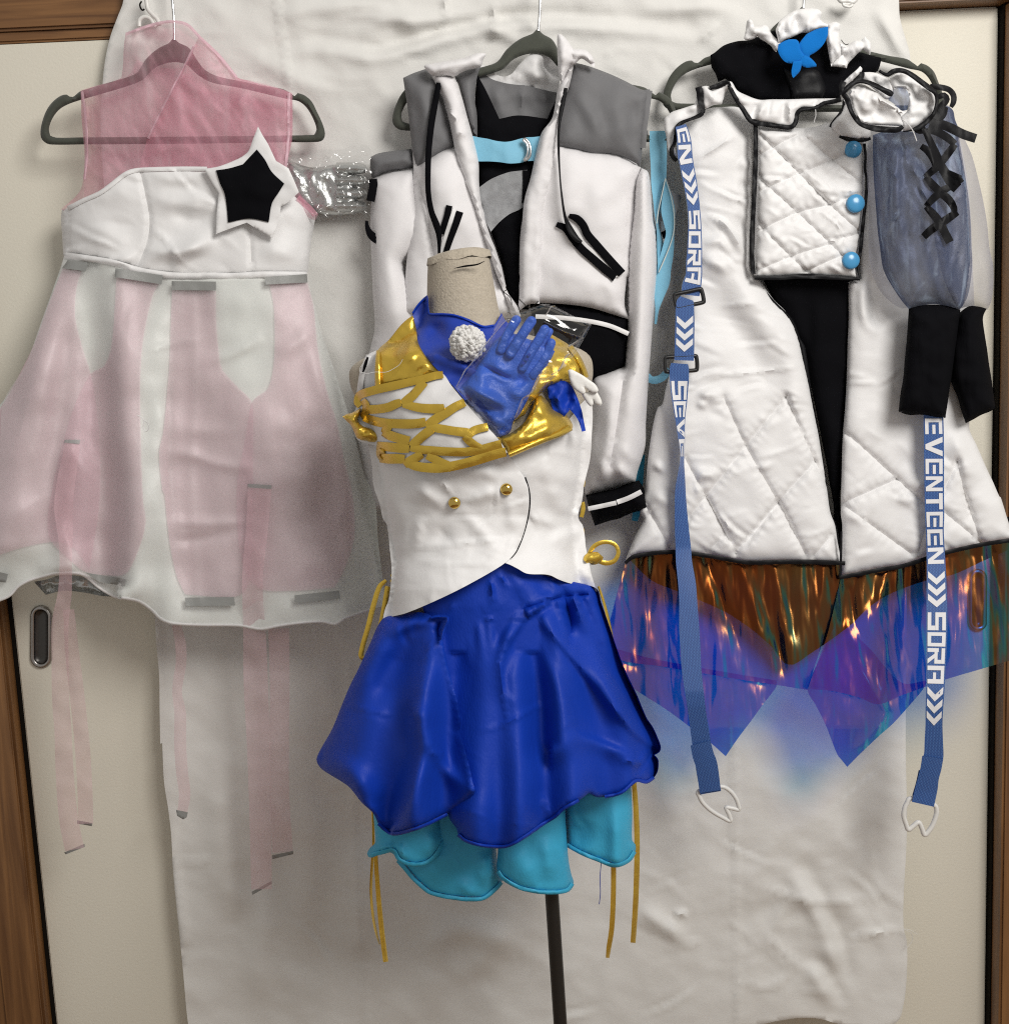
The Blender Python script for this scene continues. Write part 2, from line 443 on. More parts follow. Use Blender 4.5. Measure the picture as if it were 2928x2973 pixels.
def organza(name, color, alpha, tint=None, gloss=.09, streak=(6, 60), light=None):
    """sheer woven cloth: threads cover a share of the surface, the gaps let light through"""
    m, nt, out = new_mat(name)
    tr = node(nt, 'ShaderNodeBsdfTransparent'); tr.inputs[0].default_value = (*(tint or (1, 1, 1)), 1)
    df = node(nt, 'ShaderNodeBsdfDiffuse'); df.inputs[0].default_value = (*color, 1)
    tl = node(nt, 'ShaderNodeBsdfTranslucent'); tl.inputs[0].default_value = (*color, 1)
    gl = node(nt, 'ShaderNodeBsdfGlossy'); gl.inputs[0].default_value = (*np.clip(np.array(color) * 1.15 + .1, 0, 1), 1); gl.inputs['Roughness'].default_value = .5
    tc = node(nt, 'ShaderNodeTexCoord')
    mp = node(nt, 'ShaderNodeMapping'); mp.inputs['Scale'].default_value = (streak[1], streak[1], streak[0]); nt.links.new(tc.outputs['Object'], mp.inputs[0])
    nz = node(nt, 'ShaderNodeTexNoise'); nz.inputs['Scale'].default_value = 1.0; nz.inputs['Detail'].default_value = 5; nt.links.new(mp.outputs[0], nz.inputs[0])
    bp = bumped(nt, ((30, 4, .002, (1, 1, .5)), (300, 2, .0004, (1, 1, 1))))
    for x in (df, gl, tl): nt.links.new(bp.outputs[0], x.inputs['Normal'])
    if light:  # pale noise streaks put the shimmer of the threads into the cloth colour
        rr = node(nt, 'ShaderNodeValToRGB'); e = rr.color_ramp.elements; e[0].position = .50; e[0].color = (*color, 1); e[1].position = .68; e[1].color = (*light, 1)
        nt.links.new(nz.outputs[0], rr.inputs[0]); nt.links.new(rr.outputs[0], df.inputs[0]); nt.links.new(rr.outputs[0], tl.inputs[0])
    a = node(nt, 'ShaderNodeMixShader'); a.inputs[0].default_value = .4; nt.links.new(df.outputs[0], a.inputs[1]); nt.links.new(tl.outputs[0], a.inputs[2])
    g = node(nt, 'ShaderNodeMixShader'); g.inputs[0].default_value = gloss; nt.links.new(a.outputs[0], g.inputs[1]); nt.links.new(gl.outputs[0], g.inputs[2])
    # cover grows where the cloth turns edge-on, as real gauze does
    lw = node(nt, 'ShaderNodeLayerWeight'); lw.inputs[0].default_value = .35
    ma = node(nt, 'ShaderNodeMath', operation='MULTIPLY_ADD'); ma.inputs[1].default_value = .45; ma.inputs[2].default_value = alpha - .06
    nt.links.new(lw.outputs['Facing'], ma.inputs[0])
    m2 = node(nt, 'ShaderNodeMath', operation='MULTIPLY_ADD'); m2.inputs[1].default_value = .3 * alpha; nt.links.new(nz.outputs[0], m2.inputs[0]); nt.links.new(ma.outputs[0], m2.inputs[2])
    m2.use_clamp = True
    f = node(nt, 'ShaderNodeMixShader'); nt.links.new(m2.outputs[0], f.inputs[0]); nt.links.new(tr.outputs[0], f.inputs[1]); nt.links.new(g.outputs[0], f.inputs[2])
    nt.links.new(f.outputs[0], out.inputs[0]); return m
def plastic_film(name, gloss=.1, rough=.06, tint=(.97, .97, .97), bump=.002, scale=35):
    m, nt, out = new_mat(name)
    tr = node(nt, 'ShaderNodeBsdfTransparent'); tr.inputs[0].default_value = (*tint, 1)
    gl = node(nt, 'ShaderNodeBsdfGlossy'); gl.inputs[0].default_value = (1, 1, 1, 1); gl.inputs['Roughness'].default_value = rough
    bp = bumped(nt, ((scale, 3, bump, (1, 1, 1)),)); nt.links.new(bp.outputs[0], gl.inputs['Normal'])
    lw = node(nt, 'ShaderNodeLayerWeight'); lw.inputs[0].default_value = .2
    pw = node(nt, 'ShaderNodeMath', operation='POWER'); pw.inputs[1].default_value = 2.0; nt.links.new(lw.outputs['Facing'], pw.inputs[0])
    ma = node(nt, 'ShaderNodeMath', operation='MULTIPLY_ADD'); ma.inputs[1].default_value = .6; ma.inputs[2].default_value = gloss + .03; nt.links.new(pw.outputs[0], ma.inputs[0])
    f = node(nt, 'ShaderNodeMixShader'); nt.links.new(ma.outputs[0], f.inputs[0]); nt.links.new(tr.outputs[0], f.inputs[1]); nt.links.new(gl.outputs[0], f.inputs[2])
    nt.links.new(f.outputs[0], out.inputs[0]); return m
def dichroic(name):
    """iridescent film: lets blue light through and mirrors its warm complement, hue shifting with angle"""
    m, nt, out = new_mat(name)
    bp = bumped(nt, ((12, 2, .010, (2.6, 2.6, .08)),))
    lw = node(nt, 'ShaderNodeLayerWeight'); lw.inputs[0].default_value = .5; nt.links.new(bp.outputs[0], lw.inputs['Normal'])
    tc = node(nt, 'ShaderNodeTexCoord')
    nz = node(nt, 'ShaderNodeTexNoise'); nz.inputs['Scale'].default_value = 9; nz.inputs['Detail'].default_value = 3
    mpz = node(nt, 'ShaderNodeMapping'); mpz.inputs['Scale'].default_value = (1.6, 1.6, .35); nt.links.new(tc.outputs['Object'], mpz.inputs[0]); nt.links.new(mpz.outputs[0], nz.inputs[0])
    ad = node(nt, 'ShaderNodeMath', operation='MULTIPLY_ADD'); ad.inputs[1].default_value = .55; nt.links.new(nz.outputs[0], ad.inputs[0]); nt.links.new(lw.outputs['Facing'], ad.inputs[2])
    def ramp(cols):
        r = node(nt, 'ShaderNodeValToRGB'); e = r.color_ramp.elements
        while len(e) < len(cols): e.new(.5)
        for el, (p, c) in zip(e, cols): el.position = p; el.color = (*c, 1)
        nt.links.new(ad.outputs[0], r.inputs[0]); return r
    rt = ramp([(.12, (.06, .58, .85)), (.24, (.03, .36, .92)), (.36, (.03, .26, .95)), (.46, (.06, .24, .94)), (.58, (.05, .62, .86)), (.8, (.55, .38, .92))])
    rg = ramp([(.12, (1.0, .22, .04)), (.26, (1.0, .26, .05)), (.40, (1.0, .5, .15)), (.48, (.5, 1.0, .6)), (.60, (.3, .8, 1.0)), (.85, (.95, .6, .9))])
    tr = node(nt, 'ShaderNodeBsdfTransparent'); nt.links.new(rt.outputs[0], tr.inputs[0])
    gl = node(nt, 'ShaderNodeBsdfGlossy'); gl.inputs['Roughness'].default_value = .2; nt.links.new(rg.outputs[0], gl.inputs[0]); nt.links.new(bp.outputs[0], gl.inputs['Normal'])
    f = node(nt, 'ShaderNodeMixShader'); f.inputs[0].default_value = .15; nt.links.new(tr.outputs[0], f.inputs[1]); nt.links.new(gl.outputs[0], f.inputs[2])
    nt.links.new(f.outputs[0], out.inputs[0]); return m
def wood(name, c1, c2, axis='Z'):
    m, nt, out = new_mat(name)
    b = node(nt, 'ShaderNodeBsdfPrincipled'); b.inputs['Roughness'].default_value = .45
    tc = node(nt, 'ShaderNodeTexCoord'); mp = node(nt, 'ShaderNodeMapping')
    mp.inputs['Scale'].default_value = {'Z': (1, 1, .06), 'X': (.06, 1, 1)}[axis]; nt.links.new(tc.outputs['Object'], mp.inputs[0])
    nz = node(nt, 'ShaderNodeTexNoise'); nz.inputs['Scale'].default_value = 70; nz.inputs['Detail'].default_value = 7; nz.inputs['Distortion'].default_value = .6; nt.links.new(mp.outputs[0], nz.inputs[0])
    r = node(nt, 'ShaderNodeValToRGB'); e = r.color_ramp.elements; e[0].position = .32; e[0].color = (*c2, 1); e[1].position = .68; e[1].color = (*c1, 1)
    nt.links.new(nz.outputs[0], r.inputs[0]); nt.links.new(r.outputs[0], b.inputs['Base Color'])
    bp = node(nt, 'ShaderNodeBump'); bp.inputs['Distance'].default_value = .0008; nt.links.new(nz.outputs[0], bp.inputs['Height']); nt.links.new(bp.outputs[0], b.inputs['Normal'])
    nt.links.new(b.outputs[0], out.inputs[0]); return m
def webbing(name, c1, c2):
    m, nt, out = new_mat(name)
    b = node(nt, 'ShaderNodeBsdfPrincipled'); b.inputs['Roughness'].default_value = .5; b.inputs['Sheen Weight'].default_value = .15
    uv = node(nt, 'ShaderNodeUVMap'); mp = node(nt, 'ShaderNodeMapping'); mp.inputs['Scale'].default_value = (1, 1, 1); nt.links.new(uv.outputs[0], mp.inputs[0])
    ck = node(nt, 'ShaderNodeTexBrick'); ck.inputs['Scale'].default_value = 105; ck.inputs['Mortar Size'].default_value = .12; ck.inputs['Brick Width'].default_value = .9; ck.inputs['Row Height'].default_value = .45
    ck.inputs['Color1'].default_value = (*c1, 1); ck.inputs['Color2'].default_value = (*np.array(c1) * .85, 1); ck.inputs['Mortar'].default_value = (*c2, 1)
    nt.links.new(mp.outputs[0], ck.inputs[0]); nt.links.new(ck.outputs[0], b.inputs['Base Color'])
    bp = node(nt, 'ShaderNodeBump'); bp.inputs['Distance'].default_value = .0006; bp.invert = True; nt.links.new(ck.outputs['Fac'], bp.inputs['Height']); nt.links.new(bp.outputs[0], b.inputs['Normal'])
    nt.links.new(b.outputs[0], out.inputs[0]); return m

SAT_B = ((1000, 2, .00016, (1, 1, .4)), (60, 4, .0006, (1, 1, 1)))
BLU_B = ((600, 2, .0004, (1, 1, .35)), (90, 5, .0007, (1, 1, .6)))
M = dict(
    wall=cloth('painted_panel', (.79, .755, .65), .55, .3, 0, .06, ((260, 2, .0004, (1, 1, 1)),), var_scale=2),
    wood=wood('reddish_wood', (.26, .125, .045), (.12, .052, .018)), woodx=wood('reddish_wood_level', (.26, .125, .045), (.12, .052, .018), 'X'),
    gap=cloth('dark_gap', (.01, .008, .006), .9, .1, 0),
    steel=cloth('brushed_steel', (.42, .40, .38), .35, .5, 0, metal=1.0, bumps=((300, 2, .0003, (1, 1, .1)),)),
    chrome=cloth('chromed_wire', (.75, .75, .75), .15, .5, 0, metal=1.0, bumps=()),
    sheet=cloth('thin_white_cotton', (.83, .82, .79), .85, .15, .1, .03, ((700, 2, .0003, (1, 1, 1)), (20, 4, .0016, (1, 1, 1))), var_scale=5, transl=.1),
    velvet=cloth('green_grey_velvet', (.075, .08, .066), .8, .15, .35),
    satin=cloth('white_satin', (.82, .815, .815), .52, .4, .05, .02, SAT_B),
    matte=cloth('white_twill', (.79, .775, .785), .6, .35, .12, .02, ((1300, 2, .0002, (1, 1, 1)), (16, 3, .002, (1, 1, 1)))),
    lining=cloth('pale_mint_satin', (.755, .78, .745), .42, .45, .05, .03, SAT_B),
    black=cloth('black_knit', (.0045, .0045, .006), .85, .06, .0, .2, ((600, 2, .0006, (1, 1, .3)),)),
    blacks=cloth('black_satin', (.006, .006, .0075), .5, .2, .0, .2, SAT_B),
    grey=cloth('mid_grey_twill', (.165, .165, .172), .6, .3, .1, .05, ((1300, 2, .0003, (1, 1, 1)), (20, 3, .0025, (1, 1, 1)))),
    tab=cloth('grey_satin_ribbon', (.29, .295, .285), .42, .45, 0, .04),
    silver=cloth('silver_lame', (.62, .63, .62), .32, .5, 0, .1, ((160, 3, .0012, (1, 1, 1)),), metal=.85),
    gold=cloth('gold_lame', (.82, .58, .10), .32, .5, 0, .12, ((700, 2, .0002, (1, 1, 1)), (34, 3, .0018, (1, 1, 1))), metal=.78, tint=(.62, .40, .05)),
    brass=cloth('polished_brass', (.75, .52, .14), .1, .5, 0, .02, (), metal=1.0),
    blue=cloth('royal_blue_satin', (.005, .044, .42), .54, .24, .0, .12, BLU_B, tint=(.003, .032, .32)),
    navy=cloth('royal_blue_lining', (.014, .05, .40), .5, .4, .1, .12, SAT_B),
    glove=cloth('blue_stretch_satin', (.028, .14, .74), .44, .5, .0, .35, ((380, 3, .0008, (1, 1, 1)), (60, 4, .0005, (1, 1, 1)))),
    turq=cloth('turquoise_satin', (.05, .43, .68), .52, .34, .0, .08, BLU_B),
    pale=cloth('pale_blue_belt_cloth', (.22, .52, .70), .6, .3, .15, .05),
    paleedge=cloth('cream_edge', (.7, .75, .7), .7, .2, 0),
    linen=cloth('raw_linen', (.53, .47, .38), .9, .15, .1, .12, ((420, 4, .0012, (1, 1, 1)),), var_scale=260, tint=(.36, .315, .25)),
    felt=cloth('bright_blue_felt', (.008, .17, .56), .95, .1, .15, .06, ((800, 3, .0006, (1, 1, 1)),)),
    foam=cloth('white_foam', (.82, .81, .78), .6, .3, 0, .02, ((300, 2, .0002, (1, 1, 1)),)),
    fluff=cloth('white_wool', (.92, .91, .89), .95, .02, .0, .01, (), transl=.3),
    bluebtn=cloth('sky_blue_enamel', (.07, .31, .58), .22, .5, 0, .02, ()),
    patch=cloth('grey_mesh_patch', (.36, .37, .38), .7, .3, 0, .1, ((500, 2, .0008, (1, 1, 1)),), var_scale=120, tint=(.2, .2, .21)),
    blackpl=cloth('black_plastic', (.012, .012, .013), .35, .5, 0, .05, ()),
    whitepl=cloth('white_plastic', (.78, .77, .74), .35, .5, 0, .02, ()),
    print=cloth('white_woven_lettering', (.80, .80, .82), .7, .2, 0, .03, ((900, 2, .0003, (1, 1, 1)),)),
    pole=cloth('black_painted_pole', (.012, .011, .010), .4, .5, 0, .1, ()),
    floor=wood('floor_board', (.28, .17, .08), (.18, .10, .045), 'X'),
    web=webbing('blue_webbing', (.060, .17, .46), (.022, .075, .27)),
    pinkyoke=organza('rose_organza', (.84, .42, .52), .30, light=(.92, .62, .70)),
    pink=organza('pale_pink_organza', (.90, .66, .73), .48),
    stream=organza('pink_streamer_organza', (.86, .60, .65), .40, streak=(10, 90)),
    veil=organza('white_organza_veil', (.86, .85, .85), .24, gloss=.06),
    sleeve=organza('slate_blue_organza', (.075, .10, .19), .60, gloss=.16, streak=(9, 60), light=(.38, .48, .64)),
    sleeve2=organza('pale_lilac_organza', (.40, .40, .47), .40, gloss=.14, streak=(7, 90)),
    cupsteel=cloth('dark_steel', (.10, .095, .09), .4, .5, 0, metal=1.0, bumps=()),
    clear=plastic_film('clear_plastic', .05, .12), clearbag=plastic_film('clear_bag_plastic', .035, .10, (.96, .96, .96), .0010, 22),
    bagfold=plastic_film('sealed_bag_fold', .30, .14, (.97, .97, .97), .0015, 60),
    irid=dichroic('iridescent_film'),
)
# ------------------------------------------------------------------ the setting: floor, wall opening with two sliding doors
wl = P(-1400, 1500, 0)[0]; wr = P(4300, 1500, 0)[0]
fl = box('floor', (wl, -3.2, -.03), (wr, .12, 0), M['floor']); tag(fl, kind='structure')
zt = float(P(1400, 30, 0)[2]); xr = float(P(2910, 1400, .0)[0]); xl = float(P(40, 1800, 0)[0])
bw = box('wall', (wl, .05, 0), (wr, .11, 2.6), M['wall']); tag(bw, kind='structure')
# head rail (two steps with a groove), right post, left post
lin = tag(box('lintel', (wl, -.008, zt + .0), (wr, .048, zt + .115), M['woodx'], bev=.004), kind='structure')
tag(box('lintel', (wl, -.003, zt - .016), (wr, .048, zt - .0005), M['woodx'], bev=.003), kind='structure')
# sliding doors
def door(name, x0, x1, y, label):
    t = thing(name, label, 'sliding door', Vector((.5 * (x0 + x1), y, .02)))
    box('panel', (x0, y - .001, .02), (x1, y + .03, zt - .017), M['wall'], t, bev=.003)
    return t
def pull(t, u, v, d, w=56, h=176, tilt=.03):
    # flush finger pull: raised oval rim round a sunk dark cup
    rim = []; cup = []
    for k in range(28):
        a = 2 * math.pi * k / 28; cx, sy = math.cos(a), math.sin(a)
        def o(r0, hh): return (u + cx * r0 + tilt * (sy * (r0)), v + sy * r0 + (hh / 2 - r0) * (1 if sy > 0 else -1))
        rim.append(o(w / 2 - 5, h - 10)); cup.append(o(w / 2 - 10, h - 24))
    r = np.array(rim); tube_o = tube('finger_pull', P(r[:, 0], r[:, 1], np.full(28, d + .002)), .0042, M['steel'], t, closed=True, sm=False)
    o = sheet('pull_cup', cup, FLD(lambda uu, vv, e: d + .0068 - .0035 * rnd(e, 9)), M['cupsteel'], tube_o, step=7, th=.001)
xm = float(P(1750, 1500, 0)[0])
dl = door('sliding_door', xl - .0, xm + .04, -.001, 'cream sliding door on the left, with a flush pull behind the pink streamers')
dr = door('sliding_door', xm + .0, xr - .001, .036, 'cream sliding door on the right, half hidden by the quilted coat')
pull(dl, 119.6, 1849, .0015, 58, 178); pull(dr, 2837, 1742, -.0345, 50, 176)
# posts: their traced edges lean with the view, they stand upright in the room
lp = thing('door_post', 'reddish wooden post with a groove, left of the cream door', 'door post', Vector((xl - .05, 0, 0)))
box('post_body', (xl - .135, -.026, 0), (xl - .0075, .048, zt - .017), M['wood'], lp, bev=.004)
box('post_moulding', (xl - .068, -.031, 0), (xl - .0095, -.0265, zt - .0175), M['wood'], lp, bev=.002)
box('shadow_gap', (xl - .007, .0, 0), (xl - .0005, .046, zt - .018), M['gap'], lp, bev=.0005)
box('outer_moulding', (xl - .19, -.012, 0), (xl - .1355, .047, zt - .0172), M['wood'], lp, bev=.003)
rp = thing('door_post', 'reddish wooden post at the right edge, beside the cream door', 'door post', Vector((xr + .05, 0, 0)))
box('post_body', (xr + .0022, -.012, 0), (xr + .12, .048, zt - .017), M['wood'], rp, bev=.004)
box('shadow_gap', (xr, .02, 0), (xr + .0020, .047, zt - .018), M['gap'], rp, bev=.0005)

# ------------------------------------------------------------------ the white cotton sheet hung over the doors
SHC = CREASES(150, 300, 0, 2650, 2960, 170, 6, .0012, 11)
SHC2 = CREASES(60, 900, 2200, 2650, 2960, 220, 10, .0030, 12)
SHC3 = CREASES(46, 350, 0, 2600, 330, 190, 11, .0034, 13, 10, 100)
sh_d = FLD(lambda u, v, e: .024 + .014 * np.clip((v - 1500) / 1400, 0, 1) + .012 * np.clip((1000 - u) / 700, 0, 1) * np.clip((v - 300) / 1500, 0, 1),
           SHC, SHC2, SHC3, N(420, .005, 3), N(170, .0012, 5), N(70, .0007, 9, 25, 2.5),
           N(300, .003, 55, 50, 1.3, True), N(120, .0012, 57, 40, 1.2, True), lambda u, v: np.clip((520 - v) / 300, 0, 1) * N(150, .0026, 59, 35, 1.1, True)(u, v),
           R('c1 1385,-60 1400,100 1430,270 1450,470 c2 1500,200 1560,700', 5, .0035, 's', (1, 1, 1)), R('d2 200,-300 240,870 290,1600', 6, .003, 's', (1, 1, 1)),
           R('d6 590,-800 612,0 620,600 632,1400', 5, .003, 's', (1, 1, 1)), R('c3 780,640 800,900 806,1315 c4 860,560 930,1100', 12, .006, 'g', (1, 1, 1)),
           R('f 700,190 900,130 1100,150 1300,95 1500,60 1800,70 2100,110', 26, .010, 'd'), R('f 720,60 1000,20 1250,60 1500,20', 22, .010),
           R('f 1350,40 1480,110 1620,130', 18, .008), R('f 1290,0 1295,90', 12, .008, 's', (1, .6, 0)), R('f 1430,0 1440,120', 9, .007, 's'),
           R('f 1850,30 2050,20 2160,40', 22, .010), R('f 2030,120 2090,60', 12, .007, 's'), R('f 2540,20 2600,120 2630,180', 20, .012),
           R('f 620,220 760,300 900,330', 34, .008), R('f 640,100 860,230 1010,260', 30, .007), R('f 1030,90 1160,60 1240,110', 20, .008),
           R('f 340,60 420,200 400,420', 26, .014), R('f 400,0 470,90 560,60', 24, .010),
           lambda u, v: np.exp(-((u - 2330) / 260) ** 2 - ((v - 2640) / 230) ** 2) * (N(160, .007, 201, 30, 1.3, True)(u, v) + N(90, .0026, 203, -20, 1.4, True)(u, v) + N(40, .0008, 205, 60, 1.5, True)(u, v)),
           R('d6 880,560 1000,760 1100,1000 1130,1200', 30, .010, 'd'), R('d6 330,960 480,940', 12, .004, 's'), R('d6 320,830 330,960', 10, .003, 's'),
           R('d6 1120,930 1260,910 1410,880', 9, .005, 's'), R('d6 760,900 850,1000 930,1050', 16, .005, 's'), R('d6 940,1040 1020,1090 1110,1260', 30, .010, 'd'), R('d6 640,1130 780,1160 930,1050', 20, .005, 's'), R('d6 660,640 900,740 1100,760 1380,720', 18, .004, 's'),
           R('d2 560,1100 800,1050 1150,1180', 40, .010), R('d2 700,1300 900,1150 1000,900', 50, .012), R('d2 1650,930 1760,1010 1904,1100', 24, .012), R('d2 1820,970 1904,950', 14, .010, 's'),
           R('d2 240,560 280,800 260,1200', 60, .012), R('d2 560,900 640,1100 600,1500', 46, .010), R('c4 1500,100 1560,500 1520,1200', 50, .012), R('c4 1120,100 1100,500 1180,1000', 44, .011),
           R('c4 1350,800 1300,1200 1330,1500', 40, .010), R('c4 870,700 1080,690', 7, .003, 's'))
bsheet = sheet('backdrop_sheet', 'f 365,-160 358,0 c1 590,85 555,180 530,290 515,420 505,600 520,900 f 330,900 400,1300 438,1600 c3 775,640 785,800 800,980 802,1140 805,1315 c4 815,100 825,300 845,430 860,560 870,750 895,1000 920,1250 945,1511 '
      'f 575,3130 1200,3110 1800,3050 2100,3000 2220,2973 2263,2964 2325,2956 2381,2959 2430,2973 2540,2992 2604,2967 2622,2917 d6 1425,1100 1425,950 1410,880 1410,730 1425,430 1420,0 f 2632,1700 2640,900 2648,420 '
      'd3 1400,370 1395,270 1375,200 1345,90 1340,0 f 2600,-160', sh_d, M['sheet'], None, step=13, th=.0012)
tag(bsheet, 'large creased white cotton sheet hung over the doors behind the costumes', 'backdrop cloth')
for line in ('d6 1410,885 1440,890 1475,912', 'd6 1412,888 1445,905 1450,940 1425,975'):
    ptube('loose_thread', line, .05, .0004, M['sheet'], bsheet, seg=4)

# ------------------------------------------------------------------ velvet hangers
HO = 'c1 204,650 215,600 235,550 265,510 305,480 335,474 350,484 366,486 382,474 400,459 480,434 560,410 640,386 690,362 730,300 790,245 850,214 862,200 872,188 884,200 900,214 950,240 990,300 1030,350 1100,384 1200,405 1330,432 1420,446 1450,462 1480,482 1496,466 1530,478 1565,508 1592,560 1620,620 1633,670 1625,700 1600,712 1450,714 900,722 420,725 250,725 222,712 206,690'
HI = 'c1 246,645 265,592 300,548 345,522 410,500 520,468 640,432 720,398 770,346 830,318 890,312 940,326 990,372 1060,412 1200,440 1330,470 1440,496 1500,508 1540,540 1575,600 1590,650 1578,676 1450,680 900,686 420,689 280,690 252,680'
hs = FLD(lambda u, v, e: .060 + .0055 * rnd(e, 13))
hb = lambda u, v, e: .060 - .0055 * rnd(e, 13)
def make_hanger(label):
    t = thing('clothes_hanger', label, 'hanger', (504, 105, .06), 'velvet hangers the costumes hang on')
    fr = sheet('frame', HO, hs, M['velvet'], t, step=9, back=hb, holes=(HI,))
    pts = [P(506, 116, .06), P(505, 60, .06), P(501, 10, .06), P(496, -40, .058)]
    top = P(494, -120, .05)
    pts += [top, top + np.array([.012, .02, .022]), top + np.array([.03, .03, .012]), top + np.array([.036, .032, -.012])]
    tube('hook', pts, .0021, M['chrome'], t)
    return t
hang = make_hanger('grey-green velvet hanger inside the sheer pink dress top')
def copy_thing(src, loc, label, rot=(0, 0, 0), scale=1.0):
    r = src.copy(); COL.objects.link(r); r.location = loc; r.rotation_euler = rot; r.scale = (scale,) * 3; r['label'] = label
    WLOC[r.name] = np.array(loc)
    for ch in src.children:
        c = ch.copy(); COL.objects.link(c); c.parent = r
        for g in ch.children:
            d = g.copy(); COL.objects.link(d); d.parent = c
    return r
h2 = copy_thing(hang, P(1561, 78, .068), 'grey-green velvet hanger holding the white and grey hooded jacket', (0, math.radians(3.2), 0), 1.02)
h3 = copy_thing(hang, P(2330, 12, .052), 'grey-green velvet hanger behind the black neck of the quilted coat', (0, math.radians(1.0), 0), 1.0)

# small white plastic hooks showing at the very top
t = thing('plastic_hook', 'white plastic hook left of the wire of the pink dress hanger', 'hook', (425, 40, .05))
ptube('arm', 'c1 735,-20 742,40 765,70 790,95 802,125', .052, .0032, M['whitepl'], t)
ptube('ring', 'c1 700,132 702,100 725,84 755,92 772,118 785,135', .05, .003, M['whitepl'], t)
ptube('wire', 'c1 712,5 703,20 706,38 716,50 726,44', .056, .0012, M['gap'], t)
t = thing('plastic_hook', 'white plastic clip peeking in at the top right of the sheet', 'hook', (2465, 5, .05))
ptube('arm', 'd3 1030,-12 1045,4 1075,2 1100,10 1120,-6', .05, .0035, M['whitepl'], t)
ptube('ring', 'd3 1050,16 1070,22 1090,18 1100,26 1085,34 1060,28 1052,18', .05, .002, M['whitepl'], t)

# ------------------------------------------------------------------ pink and white party dress
dress = thing('party_dress', 'sheer pink and white sleeveless dress with a black star on the chest', 'dress', (530, 460, .08))
YC = CREASES(46, 230, 60, 860, 600, 110, 4, .0024, 14)
yk = FLD(lambda u, v, e: .070 + .014 * rnd(e, 60), YC, N(110, .004, 21), N(45, .0035, 23, 60, 3, True),
         R('c1 975,235 860,460 740,700', 14, .006, 'p', (1, 1, 1)), R('c1 430,460 440,760 420,930', 8, .004, 's', (1, 1, 1)), R('c1 1440,480 1430,830', 8, .004, 's', (1, 1, 1)),
         R('c1 720,140 860,110 960,150 1090,290 1185,390', 9, .005), R('c1 820,340 880,520 940,780', 18, .004), R('c1 940,400 1060,520 1180,640', 9, .004), R('c1 960,400 1040,350 1150,340', 8, .004),
         R('c1 1160,600 1220,480 1250,430', 8, .004), R('c1 440,860 520,900 540,940', 10, .004), R('c1 700,840 800,760 900,740 1010,740', 8, .003))
YO = 'c1 405,456 480,432 560,412 610,390 618,330 622,240 630,170 720,135 800,112 870,105 940,120 1000,180 1100,275 1190,385 1240,402 1340,430 1420,448 1470,470 1468,700 1440,845 1500,960 1600,1075 1582,1108 1480,1060 1300,1000 900,930 700,930 560,960 420,1040 340,1062 305,1052 390,975 415,920 425,780 410,600'
sheet('sheer_yoke', YO, yk, M['pinkyoke'], dress, step=7, th=0)
sheet('sheer_back', 'c1 405,452 560,408 640,384 690,300 760,330 870,345 960,330 1060,400 1240,400 1420,446 1470,466 1464,700 1436,845 1500,990 1300,1010 700,940 420,1020 425,780 412,600', FLD(.046, N(120, .004, 25), N(40, .003, 26, 40, 2, True)), M['pinkyoke'], dress, step=13, th=0)
sheet('sheer_wrap', 'c1 975,232 1000,182 1100,277 1190,387 1240,404 1420,450 1466,474 1464,700 1438,845 1390,860 1040,880 690,880 740,700 800,580 860,460 920,345', FLD(lambda u, v, e: yk(u, v, e) + .006, N(60, .002, 28)), M['pinkyoke'], dress, step=12, th=0)
for l in ('c1 412,458 430,600 436,780 424,900', 'c1 1452,466 1448,700 1436,840', 'c1 975,232 920,345 860,460 800,580 745,695', 'c1 632,170 720,137 800,114 870,107 940,122 1000,182 1100,277 1188,387'):
    strip('rolled_edge', l, 8, FLD(lambda u, v, e: yk(u, v) + .001), M['pink'], dress, th=.001)
def side(u, v):
    return np.minimum(u - np.interp(v, [740, 1250, 1800], [178, -70, -330]), np.interp(v, [500, 640, 800, 1100, 1760], [905, 922, 897, 968, 1120]) - u)
EDG = FLD(lambda u, v, e: .052 + .050 * rnd(np.maximum(side(u, np.maximum(v, 745.0)), 0), 150) + .004 * rnd(e, 14),
          R('c1 705,865 730,980 750,1090 742,1200 700,1315 c2 690,120', 9, -.006, 's', (1, 1, 1)), R('c1 1255,1120 1262,1315 c2 1265,160', 8, -.004, 's', (.5, 1, 1)), R('c1 345,1050 338,1160 340,1290', 6, -.003, 's', (1, 1, 1)),
          R('c1 1090,1000 960,1010 840,1010 770,960', 26, .008), R('c1 1095,1080 960,1110 850,1050', 20, -.006), R('c1 1085,1160 960,1230 840,1290', 26, .008), R('c1 760,1140 850,1230 900,1300 c2 850,130', 15, .006, 's'),
          R('c1 740,880 900,900 1040,880', 20, .006), R('c1 780,1280 930,1260 1080,1200', 18, .006), R('c2 700,130 800,60 980,30 1100,0', 22, .008), R('c2 870,160 940,60 1040,40', 16, .006), R('c1 690,1000 560,960 430,1010', 30, .006),
          R('c1 700,1290 560,1200 400,1120', 40, .006), R('c2 480,90 600,100 700,60', 16, .007), R('c1 1320,1180 1420,1060 1560,1100', 24, .005), R('c1 1300,1250 1500,1280', 26, .006), R('c1 420,1130 560,1120 690,1140', 10, -.002),
          CREASES(30, 190, 480, 900, 790, 120, 9, .0030, 15, 10, 90), N(60, .0012, 31, 20, 2.5), N(180, .004, 33))
